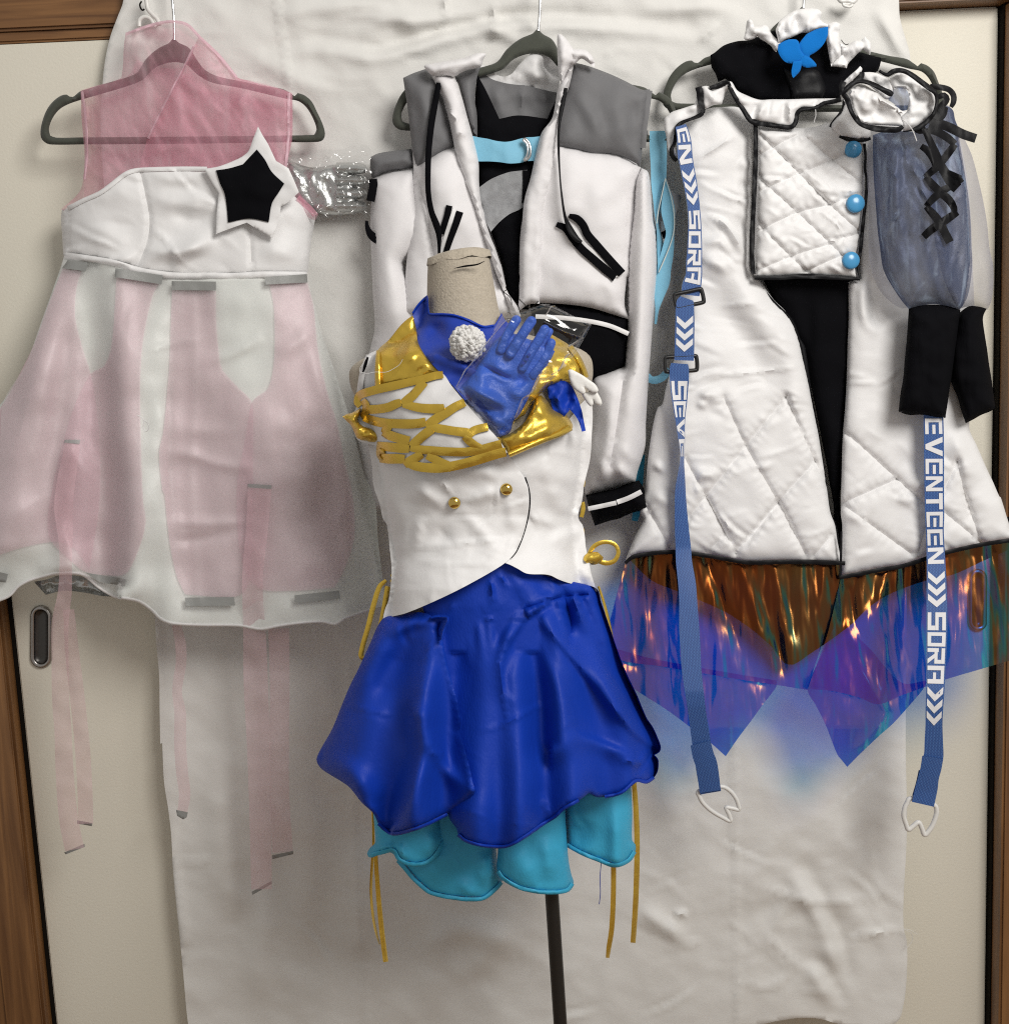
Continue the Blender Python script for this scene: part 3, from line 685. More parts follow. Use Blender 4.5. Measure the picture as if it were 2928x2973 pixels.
BO = 'c1 340,1045 420,1004 500,968 560,925 620,878 660,858 720,850 900,845 1040,846 1200,842 1400,880 1480,985 1580,1072 1576,1140 1565,1210 1552,1315 c2 1545,162 1420,163 1300,160 1180,168 1060,166 970,168 880,165 790,156 700,140 630,116 560,100 500,84 440,80 400,68 320,66 c1 318,1290 312,1180 306,1090 312,1052'
sheet('bodice', BO, EDG, M['satin'], dress, step=9, back=lambda u, v, e: .050 - .01 * rnd(e, 150))
strip('top_piping', 'c1 340,1047 420,1006 500,970 560,927 620,880 660,860 720,852 900,847 1040,848', 13, FLD(lambda u, v, e: EDG(u, v, np.full(u.shape, 12.0))), M['satin'], dress, crown=.0015)
strip('side_piping', 'c1 1495,992 1560,1050 1585,1082', 16, FLD(lambda u, v, e: EDG(u, v, np.full(u.shape, 12.0))), M['pinkyoke'], dress)
strip('waist_seam', 'c2 322,70 440,86 560,106 700,146 790,162 880,172 1060,172 1180,174 1300,167 1545,168', 18, FLD(lambda u, v, e: EDG(u, v, np.full(u.shape, 18.0)), N(25, .0015, 35)), M['satin'], dress, crown=.003)
STW = 'c1 1297,635 1320,680 1345,720 1368,768 1387,808 1450,845 1475,900 1502,965 1440,1020 1412,1036 1400,1100 1385,1150 1370,1196 1300,1155 1240,1118 1150,1150 1085,1175 1088,1080 1099,970 1060,910 1025,848 1100,835 1190,800 1225,780 1250,755 1270,700'
STB = 'c1 1290,750 1330,800 1365,862 1428,922 1398,970 1367,1020 1350,1115 1250,1098 1145,1117 1140,1050 1128,972 1105,920 1085,855 1150,845 1220,825'
std = FLD(lambda u, v, e: .118 + .001 * rnd(e, 6), N(90, .004, 37), R('c1 1290,660 1270,900 1250,1100', 60, .004))
st = sheet('star_applique', STW, std, M['satin'], dress, step=8, th=.004, corner=30)
sheet('black_star', STB, FLD(lambda u, v, e: std(u, v) + .0025 + .0012 * rnd(e, 10)), M['black'], st, step=8, th=.002, corner=30)
# skirt: satin lining, pink panels, grey tabs, streamers, then one loose sheer layer over all
HEM = 'c3 -60,610 0,592 50,568 90,525 150,492 220,472 280,460 400,460 440,480 500,530 580,575 640,586 700,600 760,640 800,680 830,698 870,710 1000,718 1200,720 1310,738 1400,722 1500,708 1620,700 1685,712 1730,684 1800,660 1860,640'
SKD = FLD(lambda u, v, e: .055 + .045 * rnd(np.maximum(side(u, v), 0), 150) + .045 * np.clip((v - 760) / 1000, 0, 1),
          R('c2 500,150 540,500 560,900 600,1315 c3 600,480', 70, -.030, 'd', (.3, 1, 1, 1)), R('c2 800,260 770,600 790,1000 c3 790,0 840,400 860,700', 46, .014, 'g', (.2, 1, 1, 1)), R('c2 870,250 860,600 850,1000 c3 870,200 930,600', 14, -.006, 's'),
          R('c2 420,200 440,600 450,1100 c3 440,300', 50, .012), R('c2 300,200 200,700 80,1200 c3 40,300', 70, .020, 'g', (.2, 1, 1, 1)), R('c2 360,300 300,800 240,1315', 34, -.01),
          R('c2 1250,200 1300,700 1400,1315 c3 1450,700', 120, .016, 'g', (.2, 1, 1)), R('c2 970,250 980,700 960,1200 c3 1000,600', 18, .003, 's', (1, 1, 1)), R('c2 1560,250 1640,600 1780,1100 c3 1800,500', 40, .010, 'd'),
          R('c2 700,560 860,520 1060,480', 12, .004, 's'), R('c2 1000,610 1160,570 1330,480', 16, .006), R('c2 820,1060 960,1075 1100,1120 1300,1140', 14, .006), R('c3 830,195 980,205 1300,200', 12, .005), R('c3 830,270 930,292 1200,250', 12, -.005),
          R('c3 200,460 340,420 430,480', 24, .01), R('c2 1250,960 1000,950 820,960', 22, .004), R('c2 1380,560 1500,500 1560,420', 22, .006),
          CREASES(40, 20, 800, 1060, 1750, 170, 8, .0026, 16), N(160, .005, 41), N(60, .0008, 43, 75, 3))
skirt = sheet('skirt_lining', 'c2 322,72 440,88 560,108 700,148 880,176 1060,178 1300,172 1545,172 1548,230 1580,330 1620,480 1690,680 1760,900 1830,1170 c3 1880,60 1900,300 1940,620 '
              + ' '.join(HEM.split()[:1] + HEM.split()[:0:-1]) + ' f -60,1250 0,1174 c2 40,770 100,680 150,575 185,470 220,370 270,230 305,130', SKD, M['lining'], dress, step=9, th=.0015)
strip('rolled_hem', HEM, 9, FLD(lambda u, v, e: SKD(u, v) + .0), M['satin'], dress, th=.003, crown=.002)
sheet('silver_hem_lining', 'c3 170,500 230,490 300,468 420,476 480,506 520,540 590,578 500,570 430,556 320,546 230,566', FLD(lambda u, v, e: .075 - .01 * rnd(e, 20), N(30, .004, 47, 90, .5)), M['silver'], dress, step=7)
def over(k): return FLD(lambda u, v, e: SKD(u, v) + k)
for o in ('c2 315,138 410,150 385,230 378,380 410,520 455,665 480,800 500,1000 500,1315 c3 450,440 380,340 300,300 150,320 0,365 -60,400 c2 -60,920 0,840 60,740 170,520 250,300',
          'c2 585,182 800,215 772,260 740,380 715,530 705,690 705,850 710,1100 720,1315 c3 732,200 700,330 640,452 600,470 430,450 340,380 250,280 c2 250,1315 350,900 455,667 525,625 560,520 578,300',
          'c2 865,247 1085,250 1085,380 1095,520 1115,640 1190,730 1265,812 1270,1000 1270,1315 c3 1262,400 1240,530 1180,576 930,564 890,480 860,350 840,200 826,60 c2 815,1250 800,1060 820,960 840,760 852,600 860,350',
          'c2 1345,217 1545,208 1575,330 1600,560 1650,780 1690,900 1730,1100 c3 1770,60 1780,280 1720,460 1680,530 1480,546 1300,532 1215,400 c2 1190,1250 1230,1000 1265,812 1290,782 1345,740 1376,600 1376,340 1355,225'):
    sheet('pink_panel', o, FLD(lambda u, v, e: SKD(u, v) + .004, N(80, .0015, 49)), M['pink'], dress, step=13, th=0)
for o in ('c2 340,95 440,107 432,150 312,135', 'c2 580,135 818,172 812,217 577,180', 'c2 863,200 1085,203 1085,247 863,244', 'c2 1328,180 1542,165 1545,207 1335,218',
          'c3 430,455 632,487 628,522 500,502', 'c3 930,580 1175,577 1182,620 933,623', 'c3 1480,568 1703,545 1710,585 1483,608', 'c3 0,452 40,462 30,505 -20,497'):
    sheet('grey_tab', o, FLD(lambda u, v, e: SKD(u, v) + .0135), M['tab'], dress, step=10, th=.002, spline=False)
for o in ('c2 325,998 403,998 400,1018 322,1015', 'c3 1245,8 1365,15 1362,35 1245,28'):
    sheet('streamer_tab', o, over(.006), M['tab'], dress, step=8, spline=False)
VEI = FLD(lambda u, v, e: SKD(u, v) + .0095, N(140, .002, 51), R('c2 480,300 500,900 470,1315', 10, .006, 's'), R('c2 360,200 370,500 300,800 200,1200', 9, .006, 's'), R('c2 250,480 120,900 40,1200', 10, .006, 's'))
sheet('sheer_overskirt', 'c2 322,74 440,90 560,110 700,150 880,178 1060,180 1300,174 1545,176 1582,330 1624,480 1690,680 1760,900 c3 1842,0 1872,200 1890,620 '
      + ' '.join(HEM.split()[:1] + HEM.split()[:0:-1]) + ' f -60,1180 c2 0,1000 20,800 120,640 150,570 220,370 290,200', VEI, M['veil'], dress, step=13, th=0)
def hangd(v): return .115
for line, k in (('c2 365,1018,78 c3 320,100,95 330,300,70 330,420,62 325,560,70 303,700,84 302,900,86 305,1100,86 c4 316,30,86 325,250,90 345,480,96 375,635,98', .02), ('c3 345,640,55 362,850,70 385,1050,74 c4 412,100,76 425,300,76 432,505,74', .012),
                ('c3 885,715,46 905,800,54 910,900,54 895,1000,52 890,1060,48 905,1160,58 c4 905,100,60 915,250,60 928,360,58 914,455,50', -.012), ('c3 1305,30,118 1290,250,110 1270,450,104 1270,600,104 1278,740,112 1285,1000,122 c4 1298,100,116 1300,200,112 1308,500,108 1314,835,104', .012),
                ('c3 1400,735,104 1405,1000,100 c4 1403,100,98 1405,350,96 1420,650,104', .0)):
    strip('streamer', line, 40, FLD(lambda u, v, e: SKD(u, v) * np.clip((1950 - v) / 250, 0, 1) + .110 * np.clip((v - 1700) / 250, 0, 1) + k + .006, N(50, .005, 53, 80, 2)), M['stream'], dress, step=9, single=True)
for o in ('c4 388,488 465,502 462,518 388,505', 'c4 322,650 425,606 426,622 330,660', 'c4 884,436 918,442 944,448 938,474 920,484 890,466', 'c4 1366,664 1474,642 1474,658 1368,684', 'c4 1264,848 1365,792 1366,808 1268,864'):
    sheet('tab_end', o, .118, M['tab'], dress, step=7, spline=False)
ptube('loose_thread', 'c2 690,875 715,888 722,905 720,935 732,955 746,945 745,922 730,905 720,900', .175, .0006, M['satin'], dress, seg=5)

# ------------------------------------------------------------------ packet of silver gloves behind the dress
gl = thing('silver_gloves', 'folded silver gloves inside the clear packet beside the dress', 'gloves', (930, 540, .05))
sheet('palm', 'c1 1440,800 1560,840 1660,830 1750,815 1790,830 1800,1070 1700,1080 1600,1070 1500,1000 1440,980', FLD(puff(.045, .014, 40), N(40, .005, 61, 60, 2, True)), M['silver'], gl, step=8)
for i, y in enumerate((845, 905, 970, 1035)):
    strip('finger', 'c1 1690,%d,58 1760,%d,58 1810,%d,56 1838,%d,36 1846,%d,14' % (y, y, y + 2, y + 4, y + 4), 30, .056, M['silver'], gl, crown=.012, th=.004)
pk = sheet('clear_packet', 'c1 1400,770 1460,780 1600,752 1720,748 1770,730 1800,735 1830,728 1862,750 1866,900 1862,1090 1700,1100 1602,1106 1500,1010 1400,980', FLD(lambda u, v, e: .074 + .004 * rnd(e, 20), N(26, .006, 63, 0, 1, True), R('c1 1680,830 1700,950 1730,1090', 10, .01, 's'), R('c1 1470,860 1600,800 1720,770', 8, .01, 's')), M['clearbag'], None, step=7, th=0)
tag(pk, 'crinkled clear plastic packet between the pink dress and the jacket', 'plastic bag')
# ------------------------------------------------------------------ black leotard with pale blue choker belt, inside the jacket
bt = thing('sleeveless_top', 'black sleeveless top with a grey mesh patch inside the open jacket', 'top', (1480, 420, .09))
BTD = FLD(lambda u, v, e: .078 + .01 * rnd(e, 50), N(70, .004, 71), N(30, .0015, 72))
sheet('body', 'c5 770,430 820,520 900,690 1010,670 1180,690 1200,640 1240,560 1250,620 1150,800 1120,950 1060,1150 1050,1400 1060,1603 1070,1800 940,1800 930,1603 850,1340 790,1150 770,900 758,600', BTD, M['black'], bt, step=12)
sheet('mesh_patch', 'c5 780,1092 850,1042 950,1002 1000,994 1062,988 1066,1185 1010,1222 960,1244 900,1292 850,1348 800,1240 786,1150', FLD(lambda u, v, e: BTD(u, v) + .002), M['patch'], bt, step=10)
strip('patch_strap', 'c5 1058,990 1058,1080 1052,1180', 22, FLD(lambda u, v, e: BTD(u, v) + .003), M['black'], bt)
cb = thing('choker_belt', 'pale blue belt with a metal ring across the black top', 'belt', (1460, 430, .1))
CBD = FLD(.098, R('c5 780,860 900,890 1020,870', 60, .006), N(60, .002, 73))
sheet('band', 'c5 745,790 780,798 830,806 880,818 930,824 970,820 1020,806 1060,798 1100,796 1150,790 1130,880 1110,935 1060,936 1030,945 960,950 900,942 840,938 785,938 745,936', CBD, M['pale'], cb, step=9, th=.003)
ptube('ring', 'c5 1052,808 1072,832 1082,870 1078,905 1060,928 1044,930 1060,905 1066,870 1058,835 1040,815', .106, .0018, M['chrome'], cb, closed=True)

# ------------------------------------------------------------------ white and grey hooded jacket
jk = thing('hooded_jacket', 'white hooded jacket with grey shoulders and black drawcords on the middle hanger', 'jacket', (1560, 330, .09))
HDD = FLD(.058, N(60, .003, 75), R('c5 1110,290 1070,400 1060,490', 26, .010), R('c5 1180,300 1150,400 1200,480', 26, .012, 'd'), R('c5 880,460 980,440 1060,490', 10, .004, 's'), R('c5 1080,480 1140,430 1220,420', 14, .008))
sheet('hood_lining', 'c5 785,385 800,372 830,395 880,430 930,445 975,425 1010,380 1060,330 1110,290 1150,282 1240,310 1262,380 1240,540 1150,522 1058,498 985,492 900,476 835,448', HDD, M['satin'], jk, step=9)
sheet('neck_facing', 'c5 765,400 790,392 835,446 900,474 985,490 1058,496 1150,520 1245,540 1222,640 1200,692 1100,690 1000,692 900,700 840,620 800,540', FLD(.062, N(70, .004, 77), R('c5 1040,500 1030,600 1035,690', 8, .004, 's'), R('c5 850,470 900,580 910,690', 20, .006), R('c5 1180,540 1140,600', 14, .004)), M['grey'], jk, step=10)
sheet('back_panel', 'c5 395,600 770,560 1240,560 1720,600 1700,960 1670,1600 f 1780,1020 1500,1060 1200,1010 c5 480,1600 430,1000', .052, M['matte'], jk, step=40)
JF = lambda x0, x1: (lambda u, v, e: .085 + .018 * rnd(e, 60) + .012 * np.exp(-((u - x0) / 120) ** 2) * np.clip((v - 300) / 200, 0, 1))
JL = FLD(JF(1270, 0), N(120, .004, 79), R('c5 390,520 420,700 400,880', 24, -.005), R('c5 440,470 470,700 450,900', 20, .006), R('c5 400,930 470,1200 520,1500', 10, -.007, 's', (1, 1, 1)), R('c5 560,900 620,1200 640,1500', 50, .008), R('c5 690,480 690,600 720,740', 24, .008), N(50, .001, 81, 80, 3))
sheet('front_panel', 'c5 395,880 430,960 500,918 560,880 645,848 720,1000 800,1200 850,1400 900,1603 c6 940,170 990,300 1060,420 900,430 640,420 400,400 f 1170,900 1180,760 c5 390,1300 400,1000', JL, M['matte'], jk, step=12)
sheet('grey_yoke', 'c5 340,452 400,424 470,400 510,440 535,470 575,580 612,720 645,850 600,864 560,882 500,918 460,945 418,968 405,920 395,880 382,760 368,640 350,520', FLD(lambda u, v, e: JL(u, v, e) + .002), M['grey'], jk, step=10)
sheet('grey_yoke', 'c5 640,445 700,405 745,392 792,385 775,430 762,500 758,590 768,650 772,720 772,830 755,800 728,740 690,600 665,500', FLD(lambda u, v, e: .084 + .014 * rnd(e, 50), R('c5 700,470 740,640 750,760', 16, .005)), M['grey'], jk, step=9)
JR = FLD(JF(1660, 0), N(120, .004, 83), R('c5 1330,480 1440,700 1500,860', 22, .006), R('c5 1560,470 1600,700 1620,900', 30, .006), R('c5 1690,540 1680,740 1700,930', 18, -.005), R('c5 1700,1000 1670,1250 1660,1500', 10, -.008, 's', (1, 1, 1)), R('c5 1250,900 1300,1150 1330,1350', 40, .006), R('c5 1500,950 1480,1200 1540,1500', 55, .008),
         R('c6 1170,150 1350,180 1550,270', 26, .006), R('c6 1480,230 1550,250 1600,330', 16, .005), R('c5 1230,1270 1350,1430', 14, .003), N(50, .001, 85, 80, 3))
sheet('front_panel', 'c5 1235,843 1300,855 1450,888 1580,900 1650,930 1722,972 1695,1060 1685,1200 1664,1603 c6 1655,200 1642,350 1668,432 1600,412 1450,367 1300,347 1165,342 1110,345 1060,380 c5 1015,1620 1030,1300 1110,1000', JR, M['matte'], jk, step=12)
sheet('grey_yoke', 'c5 1330,362 1380,372 1440,390 1550,432 1640,474 1730,520 1776,518 1762,600 1745,700 1735,780 1728,900 1720,965 1650,926 1580,900 1510,888 1450,890 1340,865 1230,846 1232,760 1250,650 1300,480', FLD(lambda u, v, e: JR(u, v, e) + .002), M['grey'], jk, step=10)
strip('armhole_edge', 'c5 1768,524 1752,640 1738,740 1730,860', 22, FLD(lambda u, v, e: JR(u, v) - .012), M['grey'], jk)
# sleeves
SL = FLD(lambda u, v, e: .066 + .036 * rnd(e, 75), N(110, .005, 87, 85, 2.5), R('c5 280,1000 300,1300 290,1600', 40, .006), R('c6 420,0 360,300 420,600', 40, .008), N(40, .0012, 88, 80, 3))
sheet('sleeve', 'c5 165,1036 250,1000 340,985 418,966 440,1060 475,1220 510,1390 c6 420,120 500,400 520,800 420,1300 330,1480 250,1480 200,1250 160,1000 200,760 245,560 262,480 252,300 244,120 c5 150,1300 158,1120', SL, M['matte'], jk, step=12, back=lambda u, v, e: .060 - .012 * rnd(e, 60))
sheet('sleeve_band', 'c5 148,985 150,912 200,890 290,876 390,864 402,912 418,968 340,984 250,1000 166,1036 158,1030', FLD(lambda u, v, e: SL(u, v, e * .8) + .002), M['grey'], jk, step=9)
strip('armhole_binding', 'c5 165,1040 168,1080 158,1130 150,1170', 24, .085, M['black'], jk)
strip('loose_tape', 'c5 128,1284,18 132,1320,26 150,1360,44 180,1388,50 225,1408,50', 20, .09, M['black'], jk)
SR = FLD(lambda u, v, e: .076 + .048 * rnd(e, 90), N(110, .005, 89, 85, 2.5), R('c6 1655,60 1650,430 1640,700 1600,1000 1560,1250', 22, -.010, 's', (.3, 1, 1)), R('c6 1740,100 1730,500 1700,900 1640,1250', 50, .012, 'g', (.2, 1, 1)), R('c6 1530,800 1560,1000 1540,1250 1550,1370', 24, .012), R('c6 1620,1120 1680,1200 1740,1190', 16, .006), R('c6 1600,1240 1640,1290 1690,1300', 14, .008), R('c6 1500,1330 1530,1280 1500,1200', 14, .006), N(44, .0014, 90, 80, 3))
sheet('sleeve', 'c5 1695,1050 1722,975 1765,1000 1785,1150 1800,1280 1816,1360 c6 1822,120 1815,260 1795,500 1778,720 1760,1000 1758,1120 1738,1200 1715,1270 1702,1330 1560,1375 1425,1412 1418,1300 1430,1150 1460,1000 1462,800 1478,752 1560,722 1640,690 1655,430 1655,100 c5 1678,1250', SR, M['matte'], jk, step=11, back=lambda u, v, e: .068 - .014 * rnd(e, 60))
cuf = FLD(lambda u, v, e: .082 + .058 * rnd(e, 70), N(40, .002, 91), R('d1 1540,110 1550,180 1560,270', 8, -.004, 's', (1, 1, 1)))
cu = sheet('cuff', 'd1 1384,152 1450,138 1530,118 1650,76 1672,110 1690,170 1702,222 1620,240 1550,270 1500,282 1430,306 1408,240', cuf, M['black'], jk, step=8, back=lambda u, v, e: .066 - .01 * rnd(e, 40))
strip('cuff_stripe', 'd1 1396,220 1460,207 1538,190', 13, FLD(lambda u, v, e: cuf(u, v, np.full(u.shape, 40.)) + .002), M['satin'], cu)
strip('cuff_stripe', 'd1 1542,187 1600,166 1664,134', 14, FLD(lambda u, v, e: cuf(u, v, np.full(u.shape, 40.)) + .002), M['satin'], cu)
# hem band
hb_d = FLD(lambda u, v, e: .080 + .022 * rnd(e, 60), N(90, .003, 93))
sheet('hem_band', 'c6 1120,346 1165,341 1300,346 1450,366 1600,412 1668,432 1660,540 1645,690 1560,728 1480,757 1400,830 1180,820 1150,560', hb_d, M['black'], jk, step=12)
strip('hem_stripe', 'c6 1150,416 1300,424 1450,443 1560,468 1664,512', 13, FLD(lambda u, v, e: hb_d(u, v, np.full(u.shape, 60.)) + .002), M['satin'], jk)
# hood edges running down as plackets
pl1 = FLD(lambda u, v, e: .100 + .020 * rnd(e, 26), N(34, .0025, 95, 60, 1.6), R('c5 560,470 640,700 720,950', 12, .004), R('c5 600,640 660,700', 10, .004, 's'), R('c5 625,760 720,780', 10, .005, 's'), R('c5 690,600 735,800 745,1000', 8, -.003, 's'))
sheet('hood_edge', 'c5 508,442 560,432 640,442 668,520 690,590 714,680 738,765 762,860 780,950 782,1060 790,1150 812,1260 850,1380 875,1440 905,1530 c6 960,130 985,240 998,285 1030,330 1062,380 1068,415 1020,420 990,330 975,280 940,200 905,100 870,0 c5 790,1340 740,1180 690,1050 655,940 628,800 605,690 580,590 545,520', pl1, M['matte'], jk, step=9, th=.006)
pl2 = FLD(lambda u, v, e: .100 + .020 * rnd(e, 24), N(34, .0025, 97, 100, 1.6), R('c5 1290,480 1240,600 1180,760 1140,950', 12, .004), R('c5 1200,860 1160,1100 1150,1500', 7, -.003, 's', (1, 1, 1)), R('c5 1160,770 1230,690', 9, .004, 's'))
sheet('hood_edge', 'c5 1312,352 1330,362 1328,400 1306,500 1275,590 1255,690 1240,800 1232,900 1212,1050 1180,1170 1165,1290 1160,1450 c6 1180,220 1172,345 1110,350 1050,395 1056,350 1066,200 1064,60 c5 1030,1380 1036,1250 1048,1150 1082,1030 1110,900 1135,800 1152,760 1205,690 1226,600 1242,510 1288,425', pl2, M['matte'], jk, step=9, th=.006)
sheet('hood', 'c5 462,382 520,366 600,352 690,336 770,308 822,312 806,345 792,386 720,404 680,420 640,443 560,434 512,442 500,432', FLD(lambda u, v, e: .112 + .014 * rnd(e, 20), R('c5 480,385 600,380 780,330', 14, .005), N(50, .003, 99)), M['matte'], jk, step=7, th=.008, corner=150)
sheet('hood', 'c5 1240,196 1262,200 1300,238 1330,282 1365,284 1402,290 1436,318 1450,350 1452,388 1420,365 1375,340 1340,372 1318,378 1290,420 1262,480 1245,430 1238,330 1236,250', FLD(lambda u, v, e: .112 + .014 * rnd(e, 20), R('c5 1320,300 1330,340 1300,400', 9, -.006, 's'), R('c5 1260,240 1270,330 1290,380', 18, .008), N(40, .003, 100)), M['matte'], jk, step=7, th=.008, corner=150)
# pocket tapes and drawcords
def on(fn, k): return FLD(lambda u, v, e: fn(u, v) + k)
strip('pocket_tape', 'c5 609,1195,38 594,1260,36 570,1340,34 566,1362,30', 18, on(JL, .003), M['black'], jk)
strip('pocket_tape', 'c5 671,1230,42 648,1300,40 615,1390,36 592,1460,32 578,1504,28', 18, on(JL, .003), M['black'], jk)
sheet('pocket_stripe', 'c5 632,1206 650,1220 630,1290 605,1370 585,1440 572,1505 556,1505 562,1430 580,1366 600,1300', on(JL, .002), M['satin'], jk, step=7)
strip('pocket_tape', 'c5 1232,1304,30 1285,1328,44 1330,1390,46 1380,1448,46 1450,1510,48 1520,1570,50 1560,1603,48 c6 1592,200,54', 20, on(JR, .003), M['black'], jk)
strip('pocket_tape', 'c5 1305,1254,24 1350,1270,44 1388,1310,46 1410,1360,48 1460,1420,50 1530,1500,50 1614,1592,50', 20, on(JR, .003), M['black'], jk)
sheet('pocket_stripe', 'c5 1305,1320 1325,1310 1370,1360 1400,1410 1470,1470 1540,1540 1595,1603 1575,1615 1480,1530 1390,1450 1340,1400', on(JR, .002), M['satin'], jk, step=7)
strip('drawcord', 'c5 548,480,30 530,580,36 505,720,38 490,860,36 485,980,34 487,1120,32 505,1230,34 535,1310,40 548,1360,34 550,1430,20 548,1510,14', 18, on(JL, .010), M['black'], jk, th=.003, crown=.002)
strip('drawcord', 'c5 1286,510,24 1265,620,24 1246,740,16 1245,880,14 1252,1020,10 1262,1130,12 1282,1260,18 1310,1330,36 1350,1390,34 1380,1408,16', 10, on(JR, .012), M['blacks'], jk, th=.003, crown=.002)
for l in ('c6 985,250 990,270 975,280 1010,310 1020,350', 'c6 1060,320 1075,335 1120,370 1165,330', 'c6 1040,330 1060,370 1065,400'):
    ptube('stitch_thread', l, .126, .0006, M['gap'], jk, seg=5)

# ------------------------------------------------------------------ pale blue belts hanging between jacket and coat
pb = thing('pale_blue_belt', 'pair of long pale blue belts hanging between jacket and quilted coat', 'belt', (1900, 390, .06))
strip('belt_loop', 'e5 205,455,160 208,560,172 214,700,172 216,850,160 214,1000,148 212,1150,110 202,1280,64 205,1400,34 222,1520,50 236,1650,74 242,1800,76 250,1900,80', 40, .072, M['pale'], pb, th=.003,
      tilt=[0, 0, 0, .003, .006, .012, .016, .018, .016, .012, .01, .01])
strip('belt_loop', 'e5 285,945,16 298,1050,60 305,1150,110 312,1280,140 325,1400,110 332,1500,84 318,1620,110 296,1740,134 268,1860,150 e6 392,40,96 372,130,66 356,230,24 346,320,16', 40, .078, M['pale'], pb, th=.003)
strip('edge_piping', 'e5 285,940,10 250,1100,10 215,1260,10 195,1400,12', 4, .086, M['paleedge'], pb)
strip('edge_piping', 'e5 290,950,8 330,1080,10 358,1200,12 374,1320,12 374,1450,12 352,1560,12 310,1680,12 260,1800,12 215,1900,10', 4, .084, M['paleedge'], pb)
strip('belt_loop', 'e6 290,655,40 312,685,48 345,690,50 390,672,50 440,620,50', 22, .075, M['pale'], pb, th=.003)
strip('belt_loop', 'e6 262,1180,30 238,1300,60 232,1420,56 220,1560,50 208,1620,40', 22, .05, M['turq'], pb, th=.003)
sheet('grey_tab', 'e5 325,1062 445,1118 432,1200 398,1280 380,1370 350,1290 335,1180', .055, M['grey'], pb, step=8)
sheet('black_tab', 'e5 240,1490 325,1445 345,1530 262,1560', .062, M['black'], pb, step=8)
sheet('white_tab', 'e5 238,1380 300,1370 320,1440 245,1480', .060, M['matte'], pb, step=8)
strip('hanging_bar', 'e5 45,500 110,495', 26, .058, M['grey'], pb)

# ------------------------------------------------------------------ mannequin
mq = thing('mannequin', 'headless linen dress form on a black pole wearing the blue and gold costume', 'mannequin', (1640, 2990, .30))
LEV = [(755, 1242, 1420, .30, .045), (800, 1240, 1428, .30, .047), (900, 1238, 1446, .30, .050), (950, 1225, 1462, .30, .055), (985, 1170, 1540, .30, .066), (1010, 1090, 1650, .30, .075), (1035, 1030, 1705, .30, .082), (1060, 1010, 1720, .30, .088), (1110, 1018, 1722, .30, .098),
       (1180, 1056, 1700, .30, .108), (1270, 1092, 1692, .30, .114), (1380, 1108, 1680, .30, .106), (1500, 1128, 1656, .30, .092), (1620, 1152, 1664, .30, .094), (1760, 1140, 1690, .30, .104), (1900, 1110, 1740, .30, .104)]
loft('torso', LEV, M['linen'], mq, step=10)
cp = thing('x', None, None, (1330, 755, .30)); bpy.data.objects.remove(cp)
tcap = FLD(lambda u, v, e: .30 + .0 * u)
c0 = P(1331, 757, .30)
vs = []; rs = [1.0, .96, .75, .45, .05]; zs = [-.002, .006, .010, .0105, .010]
for r_, z_ in zip(rs, zs):
    for k in range(40):
        a = 2 * math.pi * k / 40; w_ = 1 + .03 * math.sin(5 * a + 1) + .02 * math.sin(11 * a)
        vs.append((c0[0] + .0398 * r_ * w_ * math.cos(a), c0[1] - .046 * r_ * w_ * math.sin(a), c0[2] + z_ + .004 * math.cos(a - .4) + .0015 * math.sin(7 * a) * (r_ > .9)))
fs = [(i * 40 + k, i * 40 + (k + 1) % 40, (i + 1) * 40 + (k + 1) % 40, (i + 1) * 40 + k) for i in range(4) for k in range(40)] + [tuple(160 + k for k in range(40))]
mesh('neck_cap', vs, fs, M['linen'], mq)
strip('neck_tear', 'c6 700,150,3 760,138,10 830,128,8 868,110,3', 3, .352, M['black'], mq)
p0 = P(1599, 2560, .30); p1 = P(1626, 2975, .30); dr_ = (p1 - p0) / np.linalg.norm(p1 - p0)
base = p1 + dr_ * ((p1[2] - .02) / -dr_[2])
tube('pole', [p0 - dr_ * .3, p0, p1, base], .0093, M['pole'], mq, sm=False, seg=16)
vs = []; fs = []
for r_, z_ in ((.15, .0), (.15, .012), (.14, .02), (.02, .03)):
    for k in range(36): vs.append((base[0] + r_ * math.cos(k * math.pi / 18), base[1] + r_ * math.sin(k * math.pi / 18), z_))
for i in range(3):
    for k in range(36): fs.append((i * 36 + k, i * 36 + (k + 1) % 36, (i + 1) * 36 + (k + 1) % 36, (i + 1) * 36 + k))
fs.append(tuple(range(35, -1, -1))); fs.append(tuple(108 + k for k in range(36)))
mesh('stand_base', vs, fs, M['pole'], mq)
WLOC[mq.name] = base * np.array([1, 1, 0]); off = Vector(WLOC[mq.name]) - mq.location
mq.location = mq.location + off
for c in mq.children: c.location = c.location - off
LA = np.array(LEV)
def TD(u, v, e=None):
    uL = np.interp(v, LA[:, 0], LA[:, 1]); uR = np.interp(v, LA[:, 0], LA[:, 2]); dp = np.interp(v, LA[:, 0], LA[:, 4])
    x = (u - (uL + uR) / 2) / ((uR - uL) / 2 + 6)
    return .30 + dp * np.sqrt(np.clip(1 - x * x, .02, 1)) + .004

